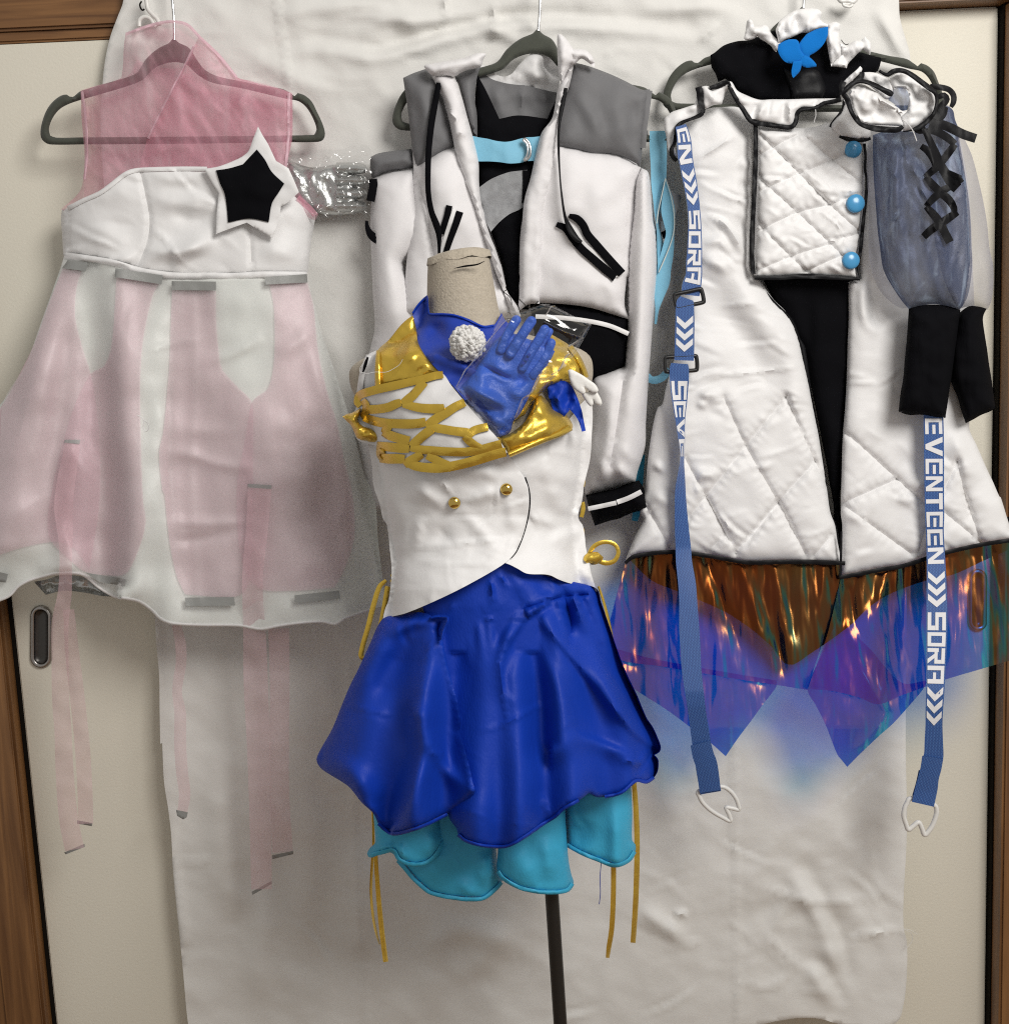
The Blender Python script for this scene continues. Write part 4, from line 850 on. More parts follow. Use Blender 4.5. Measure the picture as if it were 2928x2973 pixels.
# ------------------------------------------------------------------ blue, white and gold stage costume on the mannequin
vt = thing('stage_vest', 'white double-breasted vest with gold wing straps and gold collar on the mannequin', 'vest', (1420, 1350, .40))
VL = FLD(lambda u, v, e: TD(u, v) + .010, CREASES(34, 1080, 1330, 1560, 1780, 110, 8, .0026, 17), CREASES(16, 1080, 1400, 1560, 1750, 150, 5, .0014, 18), (lambda u, v: .024 * np.clip((v - 1560) / 150, 0, 1)), N(140, .003, 101), R('d1 540,100 620,180 700,190', 20, .006), R('d1 640,40 690,120 720,160', 16, .006, 's'), R('d1 700,230 640,400 520,470', 24, -.004), R('d1 745,220 880,360 960,460', 20, .005), R('d1 780,190 880,150 960,130', 16, .006),
         R('d1 420,420 640,410 900,380 1050,370', 8, .003, 's'), R('d1 500,480 760,500 950,490', 8, .002, 's'), R('d1 560,250 520,420', 18, .005), R('d1 1000,150 1010,260 1040,330', 18, .005), R('d1 600,30 560,120 540,200', 40, .006), N(50, .001, 103, 20, 2),
         R('d1 330,120 420,200 480,340', 30, .005), R('d1 760,60 860,30 960,60', 20, .005))
sheet('front_panel', 'c6 222,630 252,612 280,600 300,640 420,700 560,660 640,740 700,812 770,892 830,965 890,1042 950,1110 1000,1180 1050,1252 1086,1302 d1 1082,80 1094,110 1100,165 1098,220 1086,290 1070,350 1050,400 1030,440 1000,474 960,506 870,560 740,630 600,696 480,745 420,760 366,772 378,720 395,680 405,600 410,530 400,420 385,300 366,270 350,200 320,110 313,50 c6 248,1250 225,1120 180,960 172,860 188,760', VL, M['satin'], vt, step=9, th=.003)
VR = FLD(lambda u, v, e: TD(u, v) + .004, CREASES(30, 1480, 1300, 1740, 1720, 110, 8, .0028, 19), (lambda u, v: .020 * np.clip((v - 1540) / 130, 0, 1)), N(120, .003, 105), R('d1 1180,60 1240,160 1340,280', 24, .006), R('d1 1110,240 1190,290 1220,330', 18, .006), R('d1 1200,400 1280,350 1360,340', 16, .006), R('d1 1080,480 1200,500 1330,590', 24, .006), R('d1 1350,300 1300,380 1240,420', 18, .006), R('c6 1150,1200 1250,1300 1400,1330', 30, .005), R('d1 1330,480 1370,540 1420,600', 16, .005), N(50, .0012, 107, 20, 2))
sheet('front_panel', 'c6 960,1150 1100,1100 1250,1040 1330,990 1400,900 1456,850 1466,950 1462,1050 1452,1200 d1 1376,100 1366,180 1346,250 1352,280 1368,300 1380,360 1384,410 1396,465 1412,545 1428,600 1440,636 1410,622 1380,610 1310,596 1250,576 1210,556 1180,550 1090,546 1040,520 1000,500 940,480 1000,380 1040,200 1000,20', VR, M['satin'], vt, step=9, th=.003)
strip('dark_piping', 'd1 1078,62,12 1096,120,12 1102,180,12 1096,250,10 1080,320,9 1060,380,9 1034,436,10 1010,466,8', 4, FLD(lambda u, v, e: VL(u, v) - .002), M['black'], vt)
for l in ('c6 640,740 770,890 890,1042 985,1160', ):
    strip('folded_edge', l, 18, on(VL, .001), M['satin'], vt, crown=.003)
strip('armhole_edge', 'c6 230,630 196,720 178,830 174,890', 16, FLD(lambda u, v, e: TD(u, v) + .012), M['satin'], vt, crown=.002)
strip('armhole_black_strip', 'c6 222,640,14 208,690,18 195,730,6', 8, FLD(lambda u, v, e: TD(u, v) + .017), M['black'], vt)  # narrow black strip along the left armhole
# blue stand collar and bow inside the neckline
NK = FLD(lambda u, v, e: TD(u, v) + .012 + .012 * np.clip((v - 920) / 150, 0, 1), R('c6 600,625 690,660 760,692 860,740', 22, .014, 'p', (1, 1, 1)), R('c6 560,420 640,540 700,620', 26, -.010), R('c6 700,430 740,520 690,590', 20, .006), N(60, .003, 109), R('c6 620,450 580,560 620,620', 24, -.006))
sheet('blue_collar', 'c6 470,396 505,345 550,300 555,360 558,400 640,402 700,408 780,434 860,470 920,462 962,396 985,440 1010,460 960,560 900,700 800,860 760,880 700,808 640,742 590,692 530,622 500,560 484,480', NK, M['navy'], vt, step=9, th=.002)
strip('collar_edge', 'c6 472,398 505,350 550,304 555,380 562,402 640,404 700,410 780,436 860,472 920,466', 7, FLD(lambda u, v, e: NK(u, v) + .001), M['blue'], vt, crown=.002)
# pompom: woolly tufts
pm = thing('pompom', 'white woolly pompom at the blue neckline', 'pompom', (1357, 997, .42))
pc = P(1357, 997, .425); rg = np.random.RandomState(5); vs = []; fs = []; pr = .0178
vs = []; fs = []
for i in range(33):
    for k in range(64):
        a, b = math.pi * i / 32, 2 * math.pi * k / 64
        d_ = np.array([math.sin(a) * math.cos(b), math.cos(a), math.sin(a) * math.sin(b)])
        x_ = d_ * 5.5
        r_ = 1 + .20 * float(perlin(np.array([x_[0] + x_[1] * .7]), np.array([x_[2] - x_[1] * .6]), 401)[0]) + .16 * float(perlin(np.array([2.6 * (x_[0] + x_[1])]), np.array([2.6 * (x_[2] - x_[1])]), 402)[0])
        vs.append(pc + d_ * pr * r_)
for i in range(32):
    for k in range(64): fs.append((i * 64 + k, i * 64 + (k + 1) % 64, (i + 1) * 64 + (k + 1) % 64, (i + 1) * 64 + k))
tag(mesh('ball', vs, fs, M['fluff'], pm), kind=None)
vs = []; fs = []
for i in range(420):
    d_ = rg.normal(size=3); d_ /= np.linalg.norm(d_); q0 = pc + d_ * pr * (.96 + .14 * rg.rand()); r0 = .0017 + .0018 * rg.rand(); s0 = len(vs)
    for a in range(7):
        for k in range(9):
            t1, t2 = math.pi * a / 6, 2 * math.pi * k / 9
            vs.append(q0 + r0 * (1 + .10 * rg.normal()) * np.array([math.sin(t1) * math.cos(t2), math.cos(t1), math.sin(t1) * math.sin(t2)]))
    for a in range(6):
        for k in range(9): fs.append((s0 + a * 9 + k, s0 + a * 9 + (k + 1) % 9, s0 + a * 9 + 9 + (k + 1) % 9, s0 + a * 9 + 9 + k))
tag(mesh('wool_clumps', vs, fs, M['fluff'], pm), kind='stuff')
# gold collar
GL = FLD(lambda u, v, e: TD(u, v) + .020 + .003 * rnd(e, 20), R('c6 540,700 500,620 420,660 380,740', 24, .008), R('c6 600,700 520,680 440,740', 12, .006), R('c6 620,730 560,710 500,760', 9, .005, 's'), R('c6 420,480 380,600 360,740', 30, -.005), R('c6 470,500 440,600 460,680', 20, .005), N(40, .002, 111))
sheet('gold_collar', 'c6 472,410 490,480 502,560 540,630 600,700 640,737 560,752 480,768 390,782 300,806 275,806 262,800 268,680 280,602 340,545 400,470 440,432', GL, M['gold'], vt, step=8, th=.003)
strip('gold_edge', 'e3 447,140,40 440,300,56 440,440,60 446,545,66', 16, FLD(lambda u, v, e: GL(u, v) + .003), M['gold'], vt, crown=.003, th=.004)
GR = FLD(lambda u, v, e: TD(u, v) + .014 + .016 * rnd(e, 30), R('c6 960,1100 1060,1050 1130,950 1160,880', 14, .012), R('c6 1010,1110 1100,1030 1160,930', 8, -.006), R('c6 1020,1130 1180,1060 1330,1000', 18, .008), R('c6 1180,890 1200,980 1240,1060', 20, .006), R('c6 1000,1165 1200,1095 1350,1030', 10, .006), N(40, .002, 113))
sheet('gold_lapel', 'c6 940,1085 1000,1068 1050,1035 1090,1000 1130,930 1150,870 1180,850 1215,882 1245,930 1290,950 1325,968 1356,1015 1350,1042 1290,1068 1200,1102 1100,1142 1005,1186 970,1130', GR, M['gold'], vt, step=8, th=.003)
strip('lapel_edge', 'c6 1003,1180 1100,1138 1200,1096 1290,1062 1348,1030', 18, FLD(lambda u, v, e: TD(u, v) + .030), M['gold'], vt, crown=.004, th=.004)
GS = FLD(lambda u, v, e: TD(u, v) + .012 + .012 * rnd(e, 24), N(36, .003, 115), R('c6 1330,620 1380,680 1400,740', 12, .006), R('c6 1180,800 1260,770 1340,770', 10, .006))
sheet('gold_shoulder', 'c6 1230,510 1290,545 1335,574 1380,632 1412,695 1432,765 1380,790 1320,775 1270,785 1220,800 1180,840 1150,882 1120,880 1090,960 1040,980 1060,860 1120,760 1180,660', GS, M['gold'], vt, step=8, th=.003)
strip('shoulder_piping', 'c6 1340,580 1382,640 1412,700 1430,755', 16, FLD(lambda u, v, e: TD(u, v) + .026), M['gold'], vt, crown=.004, th=.004)
# wing flap and its gold straps
WF = FLD(lambda u, v, e: TD(u, v) + .026 - .02 * np.clip((1060 - u) / 60, 0, 1), N(90, .002, 117), R('e3 300,640 320,760 280,900', 16, .008), R('e3 140,950 240,1000 330,1000', 14, .006))
sheet('wing_flap', 'e3 225,640 300,600 450,560 700,505 950,445 1100,395 1170,405 1250,520 1330,620 1430,740 1560,890 1700,1040 1790,1140 1890,1290 1800,1320 1600,1370 1350,1440 1150,1480 950,1470 820,1430 720,1390 500,1385 440,1330 430,1200 330,1170 220,1130 160,990 100,900 200,790 190,690', WF, M['satin'], vt, step=9, th=.002)
GW = FLD(lambda u, v, e: WF(u, v) + .002, N(26, .0006, 118))
for l in ('e3 210,690,60 240,640,74 300,612,76 450,570,78 620,532,78 780,495,74 950,455,72 1080,420,70 1165,408,66', 'e3 340,795,80 450,790,80 560,770,82 640,735,80 700,715,66', 'e3 715,745,44 800,755,72 900,775,80 1000,785,84 1110,785,84 1180,770,60',
          'e3 960,490,78 900,560,80 840,630,82 770,690,84 710,735,70', 'e3 1405,715,74 1300,765,80 1200,830,84 1100,890,86 1030,940,84 975,985,56', 'e3 290,880,70 380,915,80 480,940,84 600,950,84 750,955,86 880,950,84 975,930,80',
          'e3 1040,1010,86 960,1070,86 880,1140,86 810,1205,80', 'e3 985,985,50 1060,995,76 1180,1015,80 1300,1035,80 1420,1050,84 1480,1060,70', 'e3 1440,1080,76 1500,1030,76 1570,1005,74 1660,985,72', 'e3 1400,1090,66 1450,1140,76 1520,1190,70 1590,1220,56',
          'e3 800,1215,66 900,1235,74 1050,1250,80 1200,1260,80 1400,1265,80 1550,1245,80 1700,1205,80 1810,1175,78', 'e3 465,1330,84 560,1340,88 650,1340,88 740,1345,80', 'e3 790,1390,80 860,1420,84 1000,1440,86 1150,1440,88 1300,1415,88 1450,1380,88 1600,1335,90 1760,1285,90 1860,1265,84',
          'e3 430,1195,76 520,1205,80 620,1215,84 720,1225,84 790,1230,70', 'e3 935,1290,70 860,1330,80 790,1370,84 735,1410,70', 'e3 985,1305,66 1080,1350,78 1160,1390,80 1240,1430,86 1270,1460,70', 'e3 600,920,60 560,980,74 520,1040,76 500,1060,50', 'e3 495,1050,60 570,1080,84 680,1115,86 790,1145,84',
          'e3 275,690,50 310,740,66 310,810,70 285,860,60 300,890,50', 'e3 210,660,44 215,720,60 245,760,50'):
    strip('gold_strap', [(q[0], q[1], q[2] * 1.22) for q in T(l)], 20, GW, M['gold'], vt, crown=.0009, th=.0014, step=6, lift=.0012)
GC = FLD(lambda u, v, e: .335 + .022 * rnd(e, 24), N(22, .006, 119, 30, 1.8, True))
sheet('gold_strap_end', 'e3 55,875 100,845 160,830 220,790 262,770 265,830 230,890 270,950 400,990 490,1020 480,1060 520,1150 400,1170 300,1150 220,1120 180,1040 140,960 100,925', GC, M['gold'], vt, step=6, th=.004)
sheet('gold_strap_end', 'e3 425,1250 460,1200 520,1240 530,1290 480,1300 520,1350 470,1370 435,1320', FLD(lambda u, v, e: TD(u, v) + .028 + .01 * rnd(e, 15)), M['gold'], vt, step=6, th=.003)
for x_, y_ in ((725, 190), (986, 122)):
    b_ = T('d1 %d,%d' % (x_, y_))[0]; dd = float(VL(np.array([b_[0]]), np.array([b_[1]]))[0])
    dome('button', b_[0], b_[1], dd + .002, .0072, .006, M['brass'], vt)
# wing badge and blue ribbon on the shoulder
wg = thing('wing_badge', 'white foam wing badge pinned to the gold shoulder', 'badge', (1700, 1110, .40))
def bd(k): return FLD(lambda u, v, e: .394 + k + .0015 * rnd(e, 5))
sheet('feather', 'e4 1325,745 1345,732 1370,735 1430,765 1500,805 1560,848 1620,890 1650,930 1662,965 1645,990 1600,990 1550,965 1500,920 1520,975 1505,1005 1470,1000 1420,965 1380,930 1352,870 1335,810', bd(.003), M['foam'], wg, step=6, th=.006)
sheet('feather', 'e4 1470,990 1520,985 1560,980 1650,985 1690,1060 1704,1110 1685,1132 1640,1120 1600,1052 1605,1118 1580,1148 1545,1115 1510,1065', bd(-.003), M['foam'], wg, step=6, th=.006)
sheet('blue_ribbon', 'e4 1095,955 1130,905 1180,872 1280,858 1340,890 1372,925 1405,985 1432,1050 1460,1130 1482,1200 1500,1300 1522,1410 1480,1422 1462,1360 1440,1300 1400,1235 1348,1180 1330,1160 1350,1175 1300,1235 1255,1310 1215,1370 1190,1280 1170,1200 1140,1110', FLD(.392, N(24, .005, 121, 70, 1.6), R('e4 1340,920 1345,1050 1345,1160', 12, -.006), R('e4 1180,960 1230,1100 1240,1250', 10, .004)), M['blue'], vt, step=7, th=.002)
# gloves in their bag
gv = thing('blue_gloves', 'shiny blue satin gloves inside the clear bag on the vest', 'gloves', (1470, 1100, .43))
GD = FLD(lambda u, v, e:   .426 + .010 * rnd(e, 26), R('e4 370,685 520,760 730,860', 10, -.008, 's', (.3, 1, .3)), R('e4 180,880 280,1010 450,1100 640,1180', 18, -.010, 'd'), R('e4 250,870 420,1000 560,1100 700,1170', 20, .007), R('e4 380,720 370,860 420,960', 18, .006), R('e4 480,640 560,720 700,780', 16, .006), R('e4 760,800 820,860 850,920', 16, -.007), R('e4 380,1160 500,1250 520,1400', 16, .007), R('e4 330,1190 400,1270 420,1330', 12, -.006), R('e4 700,1220 600,1300 590,1400', 18, .006), R('e4 880,1010 760,1010 650,960', 14, .005), CREASES(26, 1330, 1050, 1600, 1260, 60, 5, .0022, 126, 40, 120), N(60, .0012, 125))
sheet('palm', 'e4 90,960 190,870 330,690 450,500 560,380 700,330 900,400 1050,440 1180,530 1150,600 1090,690 1000,800 930,950 880,1070 780,1250 720,1310 690,1420 600,1495 560,1495 500,1420 430,1335 320,1220 200,1100', GD, M['glove'], gv, step=7, th=.004)
def capsule(line, w):
    c = catmull([q[:2] for q in T(line)], step=6); tg = np.gradient(c, axis=0); tg /= np.linalg.norm(tg, axis=1)[:, None]; nn = np.stack([-tg[:, 1], tg[:, 0]], -1)
    a = [c[-1] + w / 2 * (math.cos(t) * nn[-1] + math.sin(t) * tg[-1]) for t in np.linspace(.3, math.pi - .3, 6)]
    b = [c[0] + w / 2 * (-math.cos(t) * nn[0] - math.sin(t) * tg[0]) for t in np.linspace(.3, math.pi - .3, 6)]
    return [tuple(q) for q in list(c + nn * w / 2)] + [tuple(q) for q in a] + [tuple(q) for q in list(c - nn * w / 2)[::-1]] + [tuple(q) for q in b]
for l, w_, z_ in (('e4 1125,310 1090,380 1040,470 980,560', 20,   .430), ('e4 1140,440 1090,560 1020,670 930,800', 27, .433), ('e4 1070,290 1000,410 920,540 820,720', 28, .437), ('e4 920,200 840,320 770,430 690,560', 30, .440), ('e4 755,185 690,290 640,380 585,520', 28, .436)):
    sheet('finger', capsule(l, w_), FLD(lambda u, v, e: z_ + .0035 * rnd(e, 9), N(26, .0012, 126)), M['glove'], gv, step=5, th=.006)
for l in ('e4 905,560 890,580', 'e4 880,610 865,632', 'e4 845,650 828,672'):
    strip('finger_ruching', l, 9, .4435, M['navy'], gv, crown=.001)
bag = sheet('clear_bag', 'e4 640,70 800,90 1000,20 1080,8 1170,30 1350,120 1585,235 1520,360 1440,500 1350,640 1240,760 1130,860 1050,980 960,1060 880,1200 760,1380 690,1470 560,1510 420,1340 220,1120 78,930 190,750 400,480 560,200', FLD(lambda u, v, e: .424 + .030 * rnd(e, 40) , N(70, .0016, 127, 50, 1.5, True), R('e4 660,180 500,330 380,500 190,760 90,930', 9, .010, 's', (1, 1, 1)), R('e4 1340,560 1230,740 1090,690 900,1010 820,1050 730,1270', 9, .010, 's', (1, 1, 1)), R('e4 1060,205 1280,310 1500,385', 7, .004, 's', (1, 1, 1))), M['clearbag'], None, step=6, th=0)
tag(bag, 'clear plastic bag with blue gloves tucked into the vest neckline', 'plastic bag')
strip('bag_seam', 'e4 1060,205 1280,312 1500,388', 3, .452, M['clearbag'], bag)
for l in ('e4 655,180,10 590,250,14 520,330,12 440,430,16 390,490,14 310,600,12 240,690,16 190,745,18 140,840,16 95,925,10', 'e4 1340,560,20 1300,600,26 1260,690,18 1220,745,14 1140,795,10', 'e4 1110,680,8 1060,720,16 1000,830,20 930,970,24 890,1015,20 830,1045,14 800,1120,14 765,1200,14 730,1275,8', 'e4 1330,475,20 1390,450,26 1440,415,24', 'e4 1075,140,10 1110,90,12 1140,40,10 1185,30,6'):
    strip('sealed_fold', l, 4, .4555, M['bagfold'], bag, crown=.0016, th=.0012, step=4)
# gold lacing
for l in ('d1 1358,52 1372,80 1368,108', 'd1 1368,186 1372,220 1362,262', 'd1 1352,300 1368,330 1362,392'):
    strip('lacing', l, 12, .318, M['gold'], vt, th=.002)
strip('lacing_bow', 'd1 1408,478,20 1400,455,20 1420,415,22 1455,392,22 1500,388,20 1535,405,20 1548,440,20 1530,480,22 1490,494,24 1440,480,24', 12, .328, M['gold'], vt, th=.0015, step=5)
strip('lacing_knot', 'd1 1382,486,30 1400,470,56 1425,470,64 1448,460,56 1458,450,40', 20, .334, M['gold'], vt, crown=.006, th=.004, step=5)
strip('lacing_loop', 'd1 382,580,18 350,610,24 320,700,26 290,820,26 262,920,26 258,965,26 285,968,24 310,930,24 345,840,24 370,730,26 390,610,26', 14, .335, M['gold'], vt, th=.0015, step=5)
strip('lacing', 'd1 410,548,16 424,572,30 405,590,16', 10, .34, M['gold'], vt)
for l, d_ in (('d1 1448,610,12 1475,690,14 1500,790,16 1518,890,14 1512,960,10', .30), ('d2 312,380,12 318,600,12 312,700,14 306,850,14 318,980,14 334,1060,12 350,1112,8', .31), ('d2 326,600,20 334,750,22 346,900,24 362,1060,26 380,1200,26', .315), ('d2 1622,250,24 1636,420,26 1642,600,28 1640,760,28 1634,920,28 1622,1104,26', .31), ('d2 1522,640,26 1524,760,26 1522,900,26 1514,1040,26 1500,1130,24 1494,1180,18', .315)):
    strip('trailing_ribbon', l, 14, d_, M['gold'], vt, th=.001, tilt=[.001 * k for k in range(len(l.split()) - 1)])
for l in ('e3 250,380 330,395 420,380 540,380 640,330 690,290 718,240', 'e3 250,390 245,340 290,270 320,215', 'd1 370,250 380,268 366,285', 'd1 396,400 402,415 398,430'):
    ptube('loose_thread', l, .405 if 'e3' in l else .32, .00028, M['satin'], vt, seg=5)

# ------------------------------------------------------------------ royal blue bubble skirt over a turquoise one
sk = thing('bubble_skirt', 'royal blue satin bubble skirt on the mannequin', 'skirt', (1430, 1750, .36))
def SKB(u, v, e=None):
    hw = 0; dp = 0
    for o in np.linspace(-80, 80, 7):
        hw = hw + np.interp(v + o, [1600, 1760, 2150, 2300, 2480], [310, 315, 455, 475, 455]) / 7
        dp = dp + np.interp(v + o, [1600, 1740, 2330, 2420, 2500], [.098, .102, .165, .168, .150]) / 7
    x = (u - 1418) / (hw + 30); t = np.clip((v - 1730) / 500, 0, 1.2)
    d = .30 + dp * np.sqrt(np.clip(1 - x * x, .03, 1))
    for x0, w, a in ((-.78, .10, .010), (-.60, .08, -.014), (-.42, .07, .020), (-.24, .08, -.022), (-.06, .07, .008), (.06, .05, -.006), (.18, .06, .012), (.33, .07, -.016), (.50, .08, .016), (.68, .07, -.010), (.84, .07, .012)):
        d = d + a * t * np.exp(-((x - x0) / w) ** 2)
    return d
SM = FLD(lambda u, v, e: np.maximum(SKB(u, v) - .006 + .006 * rnd(e, 20), np.where(v < 1800, TD(u, v) + .006, 0)),
         R('d1 1200,685 1110,750 1040,830 985,900 960,1000 960,1090 985,1160 1050,1200', 26, .015, 'p', (1, 1, .7, 0)), R('d1 1200,700 1130,760 1075,840 1030,930 1010,1020', 14, -.012, 'g', (.4, 1, .2)),
         R('d1 1150,760 1250,880 1400,1060 1620,1330 d2 1700,100', 34, .013, 'q', (.4, 1, 1, .8)), R('d1 1110,800 1170,960 1205,1150 1210,1385', 44, -.016, 'd', (.4, 1, 1)), R('d1 1130,770 1190,900 1260,1060 1330,1250', 20, -.008, 'g', (1, 1, .1)),
         R('d1 1280,670 1310,800 1305,940', 14, -.012, 's', (1, 1, .1)), R('d1 1340,690 1355,760 1390,850', 18, .012, 'p', (1, 1, .1)), R('d1 1280,650 1290,720', 10, .006), R('d1 900,560 915,640 905,720', 8, .005, 's'),
         R('d1 720,780 760,1000 800,1385 d2 820,300', 60, -.012, 'g', (.2, 1, 1, .6)), R('d1 860,800 900,1050 960,1385 d2 960,300', 40, .004, 'g', (.3, 1, 1, .4)), R('d1 940,900 970,1150 1010,1385', 9, .003, 's'),
         R('d1 820,1340 960,1310 1150,1210 1260,1180', 8, .003, 's'), R('d1 1430,900 1540,1100 1680,1385', 40, .016, 'd'), R('d1 1400,780 1480,960 1580,1160', 16, -.008, 's'), R('d2 1300,40 1500,120 1650,180', 30, .012, 'p'), 
         R('d2 1160,350 1185,440 1190,480', 9, .005, 's'), R('d2 1560,180 1650,200 1720,130', 14, .010, 's'), R('d2 1620,280 1690,180 1740,100', 12, -.008, 's'),
         R('d1 560,740 660,745 760,772 880,762 1000,740 1100,712 1150,696 1270,664 1390,652', 8, -.010, 's', (1, 1, 1)), R('d1 780,780 790,900 800,1020', 12, .006, 'g', (1, .7, 0)), R('d1 840,775 860,900 870,1000', 10, .005, 'g', (1, .7, 0)), R('d1 900,768 905,850 915,960', 12, .006, 'g', (1, .7, 0)), R('d1 960,755 950,850 930,980', 10, -.005, 'g', (1, .7, 0)), R('d1 1040,740 1000,820 970,900', 9, .005, 'g', (1, .7, 0)), R('d1 1240,680 1260,760 1300,900', 9, .006, 's', (1, .7, 0)), R('d1 1320,665 1350,740 1420,860', 9, .006, 's', (1, .6, 0)), R('d1 1360,660 1400,760 1470,900', 9, -.005, 'g', (1, .6, 0)), R('d1 1390,655 1440,760 1500,900', 10, .006, 'g', (1, .6, 0)), R('d1 1000,560 1100,640 1120,720', 26, .006), CREASES(12, 1260, 1780, 1900, 2400, 200, 6, .0016, 20), CREASES(16, 1280, 1660, 1720, 1790, 70, 9, .0045, 21, 80, 60), N(200, .001, 131))
SM0, SF_ = SM, None
SM = FLD(lambda u, v, e: np.maximum(SM0(u, v, e), TD(u, v) + .005 - .2 * np.clip((v - 1890) / 120, 0, 1)))
SM.lines = SM0.lines
sheet('skirt_panel', 'd1 560,700 700,580 840,540 960,490 1040,520 1150,550 1260,575 1380,600 1442,625 1462,690 1500,800 1530,890 1562,980 1600,1070 1640,1152 1690,1270 d2 1722,20 1745,70 1762,120 1755,145 1730,160 1748,180 1750,215 1745,245 1728,272 1700,292 1680,298 1640,288 1600,322 1560,350 1480,370 1440,372 1400,352 1350,388 1300,410 1270,432 1230,470 1180,500 1140,540 1080,572 1040,600 1000,616 950,622 850,612 810,600 780,588 745,560 735,530 700,480 690,420 690,300 680,100 d1 660,1300 620,1000 590,800', SM, M['blue'], sk, step=9, back=lambda u, v, e: .30 + .05 * (1 - rnd(e, 120)) - .09 * rnd(e, 160))
SF = FLD(lambda u, v, e: np.maximum(SKB(u, v) + .006 + .012 * rnd(e, 30) - .012, np.where(v < 1830, TD(u, v) + .012, 0)), R('d1 640,800 600,1000 580,1385', 40, .010, 'g', (.3, 1, 1)), R('d1 690,785 670,870 700,1000 750,1200 780,1385 d2 810,200 826,330', 16, .018, 'g', (.6, 1, 1, .8)), R('d1 655,790 640,830 650,900', 9, -.014, 's', (1, 1, .2)), R('d2 520,0 540,150 480,330 430,480', 40, -.018, 'd', (.6, 1, 1)), R('d2 600,30 640,160 720,280 810,340', 20, .012), R('d1 560,1000 540,1200 560,1385', 40, .012),
         R('d1 640,780 500,800 380,860', 18, .012), R('d1 480,820 360,1000 250,1250', 50, .014, 'd'), R('d2 60,180 200,240 330,400', 30, .012), R('d2 250,400 330,470 380,540', 18, .010), R('d1 200,1210 330,1240 430,1260', 8, .003, 's'), R('d2 600,140 680,170', 9, .004, 's'), CREASES(10, 950, 1780, 1380, 2400, 200, 6, .0016, 22), CREASES(12, 1150, 1780, 1330, 1900, 80, 9, .004, 23, 110, 60), N(200, .001, 135))
SF0 = SF
SF = FLD(lambda u, v, e: np.maximum(SF0(u, v, e), TD(u, v) + .009 - .2 * np.clip((v - 1890) / 120, 0, 1)))
SF.lines = SF0.lines
sheet('skirt_flap', 'd1 362,776 440,752 520,740 590,748 625,768 655,762 690,768 692,790 672,830 668,880 690,1000 718,1110 742,1200 755,1300 d2 752,40 782,150 800,220 818,300 828,345 800,378 740,420 690,458 640,482 560,520 500,540 440,558 400,552 360,535 342,505 322,460 305,440 260,400 200,325 160,295 110,265 60,232 40,208 32,182 48,140 110,30 d1 160,1205 200,1110 240,1030 300,900', SF, M['blue'], sk, step=9, back=lambda u, v, e: SKB(u, v) - .06 - .02 * rnd(e, 60))
strip('pinched_fold', 'd1 606,770,14 628,764,22 660,764,24 690,768,22 682,800,24 666,840,22 660,880,12', 12, FLD(lambda u, v, e: SF(u, v, np.full(u.shape, 40.)) + .003), M['blue'], sk, crown=.006, th=.006)
for l, f_ in (('d2 742,560 780,590 850,612 950,622 1000,614 1080,570 1180,500 1230,470 1270,432 1350,388', SM), ('d2 690,458 560,520 440,556 400,552 342,505', SF), ('d2 1480,370 1560,350 1640,288 1690,296 1728,272', SM)):
    strip('rolled_hem', l, 10, FLD(lambda u, v, e: f_(u, v, np.full(u.shape, 14.)), N(16, .0018, 139, 60, 1)), M['blue'], sk, crown=.0018, th=.0035)
us = thing('underskirt', 'turquoise satin underskirt with scalloped hem below the blue skirt', 'skirt', (1430, 2300, .34))
def lobe(o, k, x0, w_, seed, *fo):
    f_ = FLD(lambda u, v, e: .335 + k + .04 * np.sqrt(np.clip(1 - ((u - x0) / w_) ** 2, .03, 1)) - .012 + .012 * rnd(e, 20), CREASES(10, x0 - w_, 2300, x0 + w_, 2620, 90, 8, .003, seed, 80, 60), *fo)
    sheet('scallop', o, f_, M['turq'], us, step=9, th=.003); return f_
l2 = lobe('d2 380,640 420,660 450,700 480,735 510,772 560,820 600,850 660,870 720,880 770,884 785,900 800,886 870,884 905,862 935,835 962,800 968,785 945,720 935,640 930,560 900,450 640,420 560,560', -.02, 1300, 170, 141, R('d2 850,640 880,740 850,830', 24, .010), R('d2 740,780 800,840 860,870', 20, .008), R('d2 640,600 640,720 560,800', 50, .01))
l1 = lobe('d2 316,440 326,560 326,602 300,628 286,655 292,672 312,676 360,655 415,640 425,655 448,688 480,706 525,714 590,702 625,672 660,632 677,592 668,560 655,500 640,420', .01, 1180, 110, 143, R('d2 440,600 470,660 500,690', 14, .008), R('d2 600,540 610,610 580,680', 26, .008), R('d2 330,640 400,620 430,650', 10, .008))
l3 = lobe('d2 945,560 943,640 938,740 955,766 972,782 1010,806 1050,830 1110,846 1170,856 1240,856 1295,844 1315,822 1324,800 1312,760 1300,700 1290,600 1280,430 1000,430', .0, 1540, 120, 145, R('d2 1000,600 1040,700 1150,810', 40, .008), R('d2 1180,560 1200,700 1210,800', 24, .008))
l4 = lobe('d2 1270,400 1290,610 1330,640 1370,658 1420,680 1450,690 1500,708 1530,722 1565,720 1600,692 1620,668 1634,645 1634,610 1618,590 1618,450 1612,300 1400,330', -.02, 1740, 110, 147, R('d2 1530,400 1540,520 1540,680', 26, .014, 'g', (.3, 1, 1)), R('d2 1380,480 1360,560 1380,640', 40, -.008))
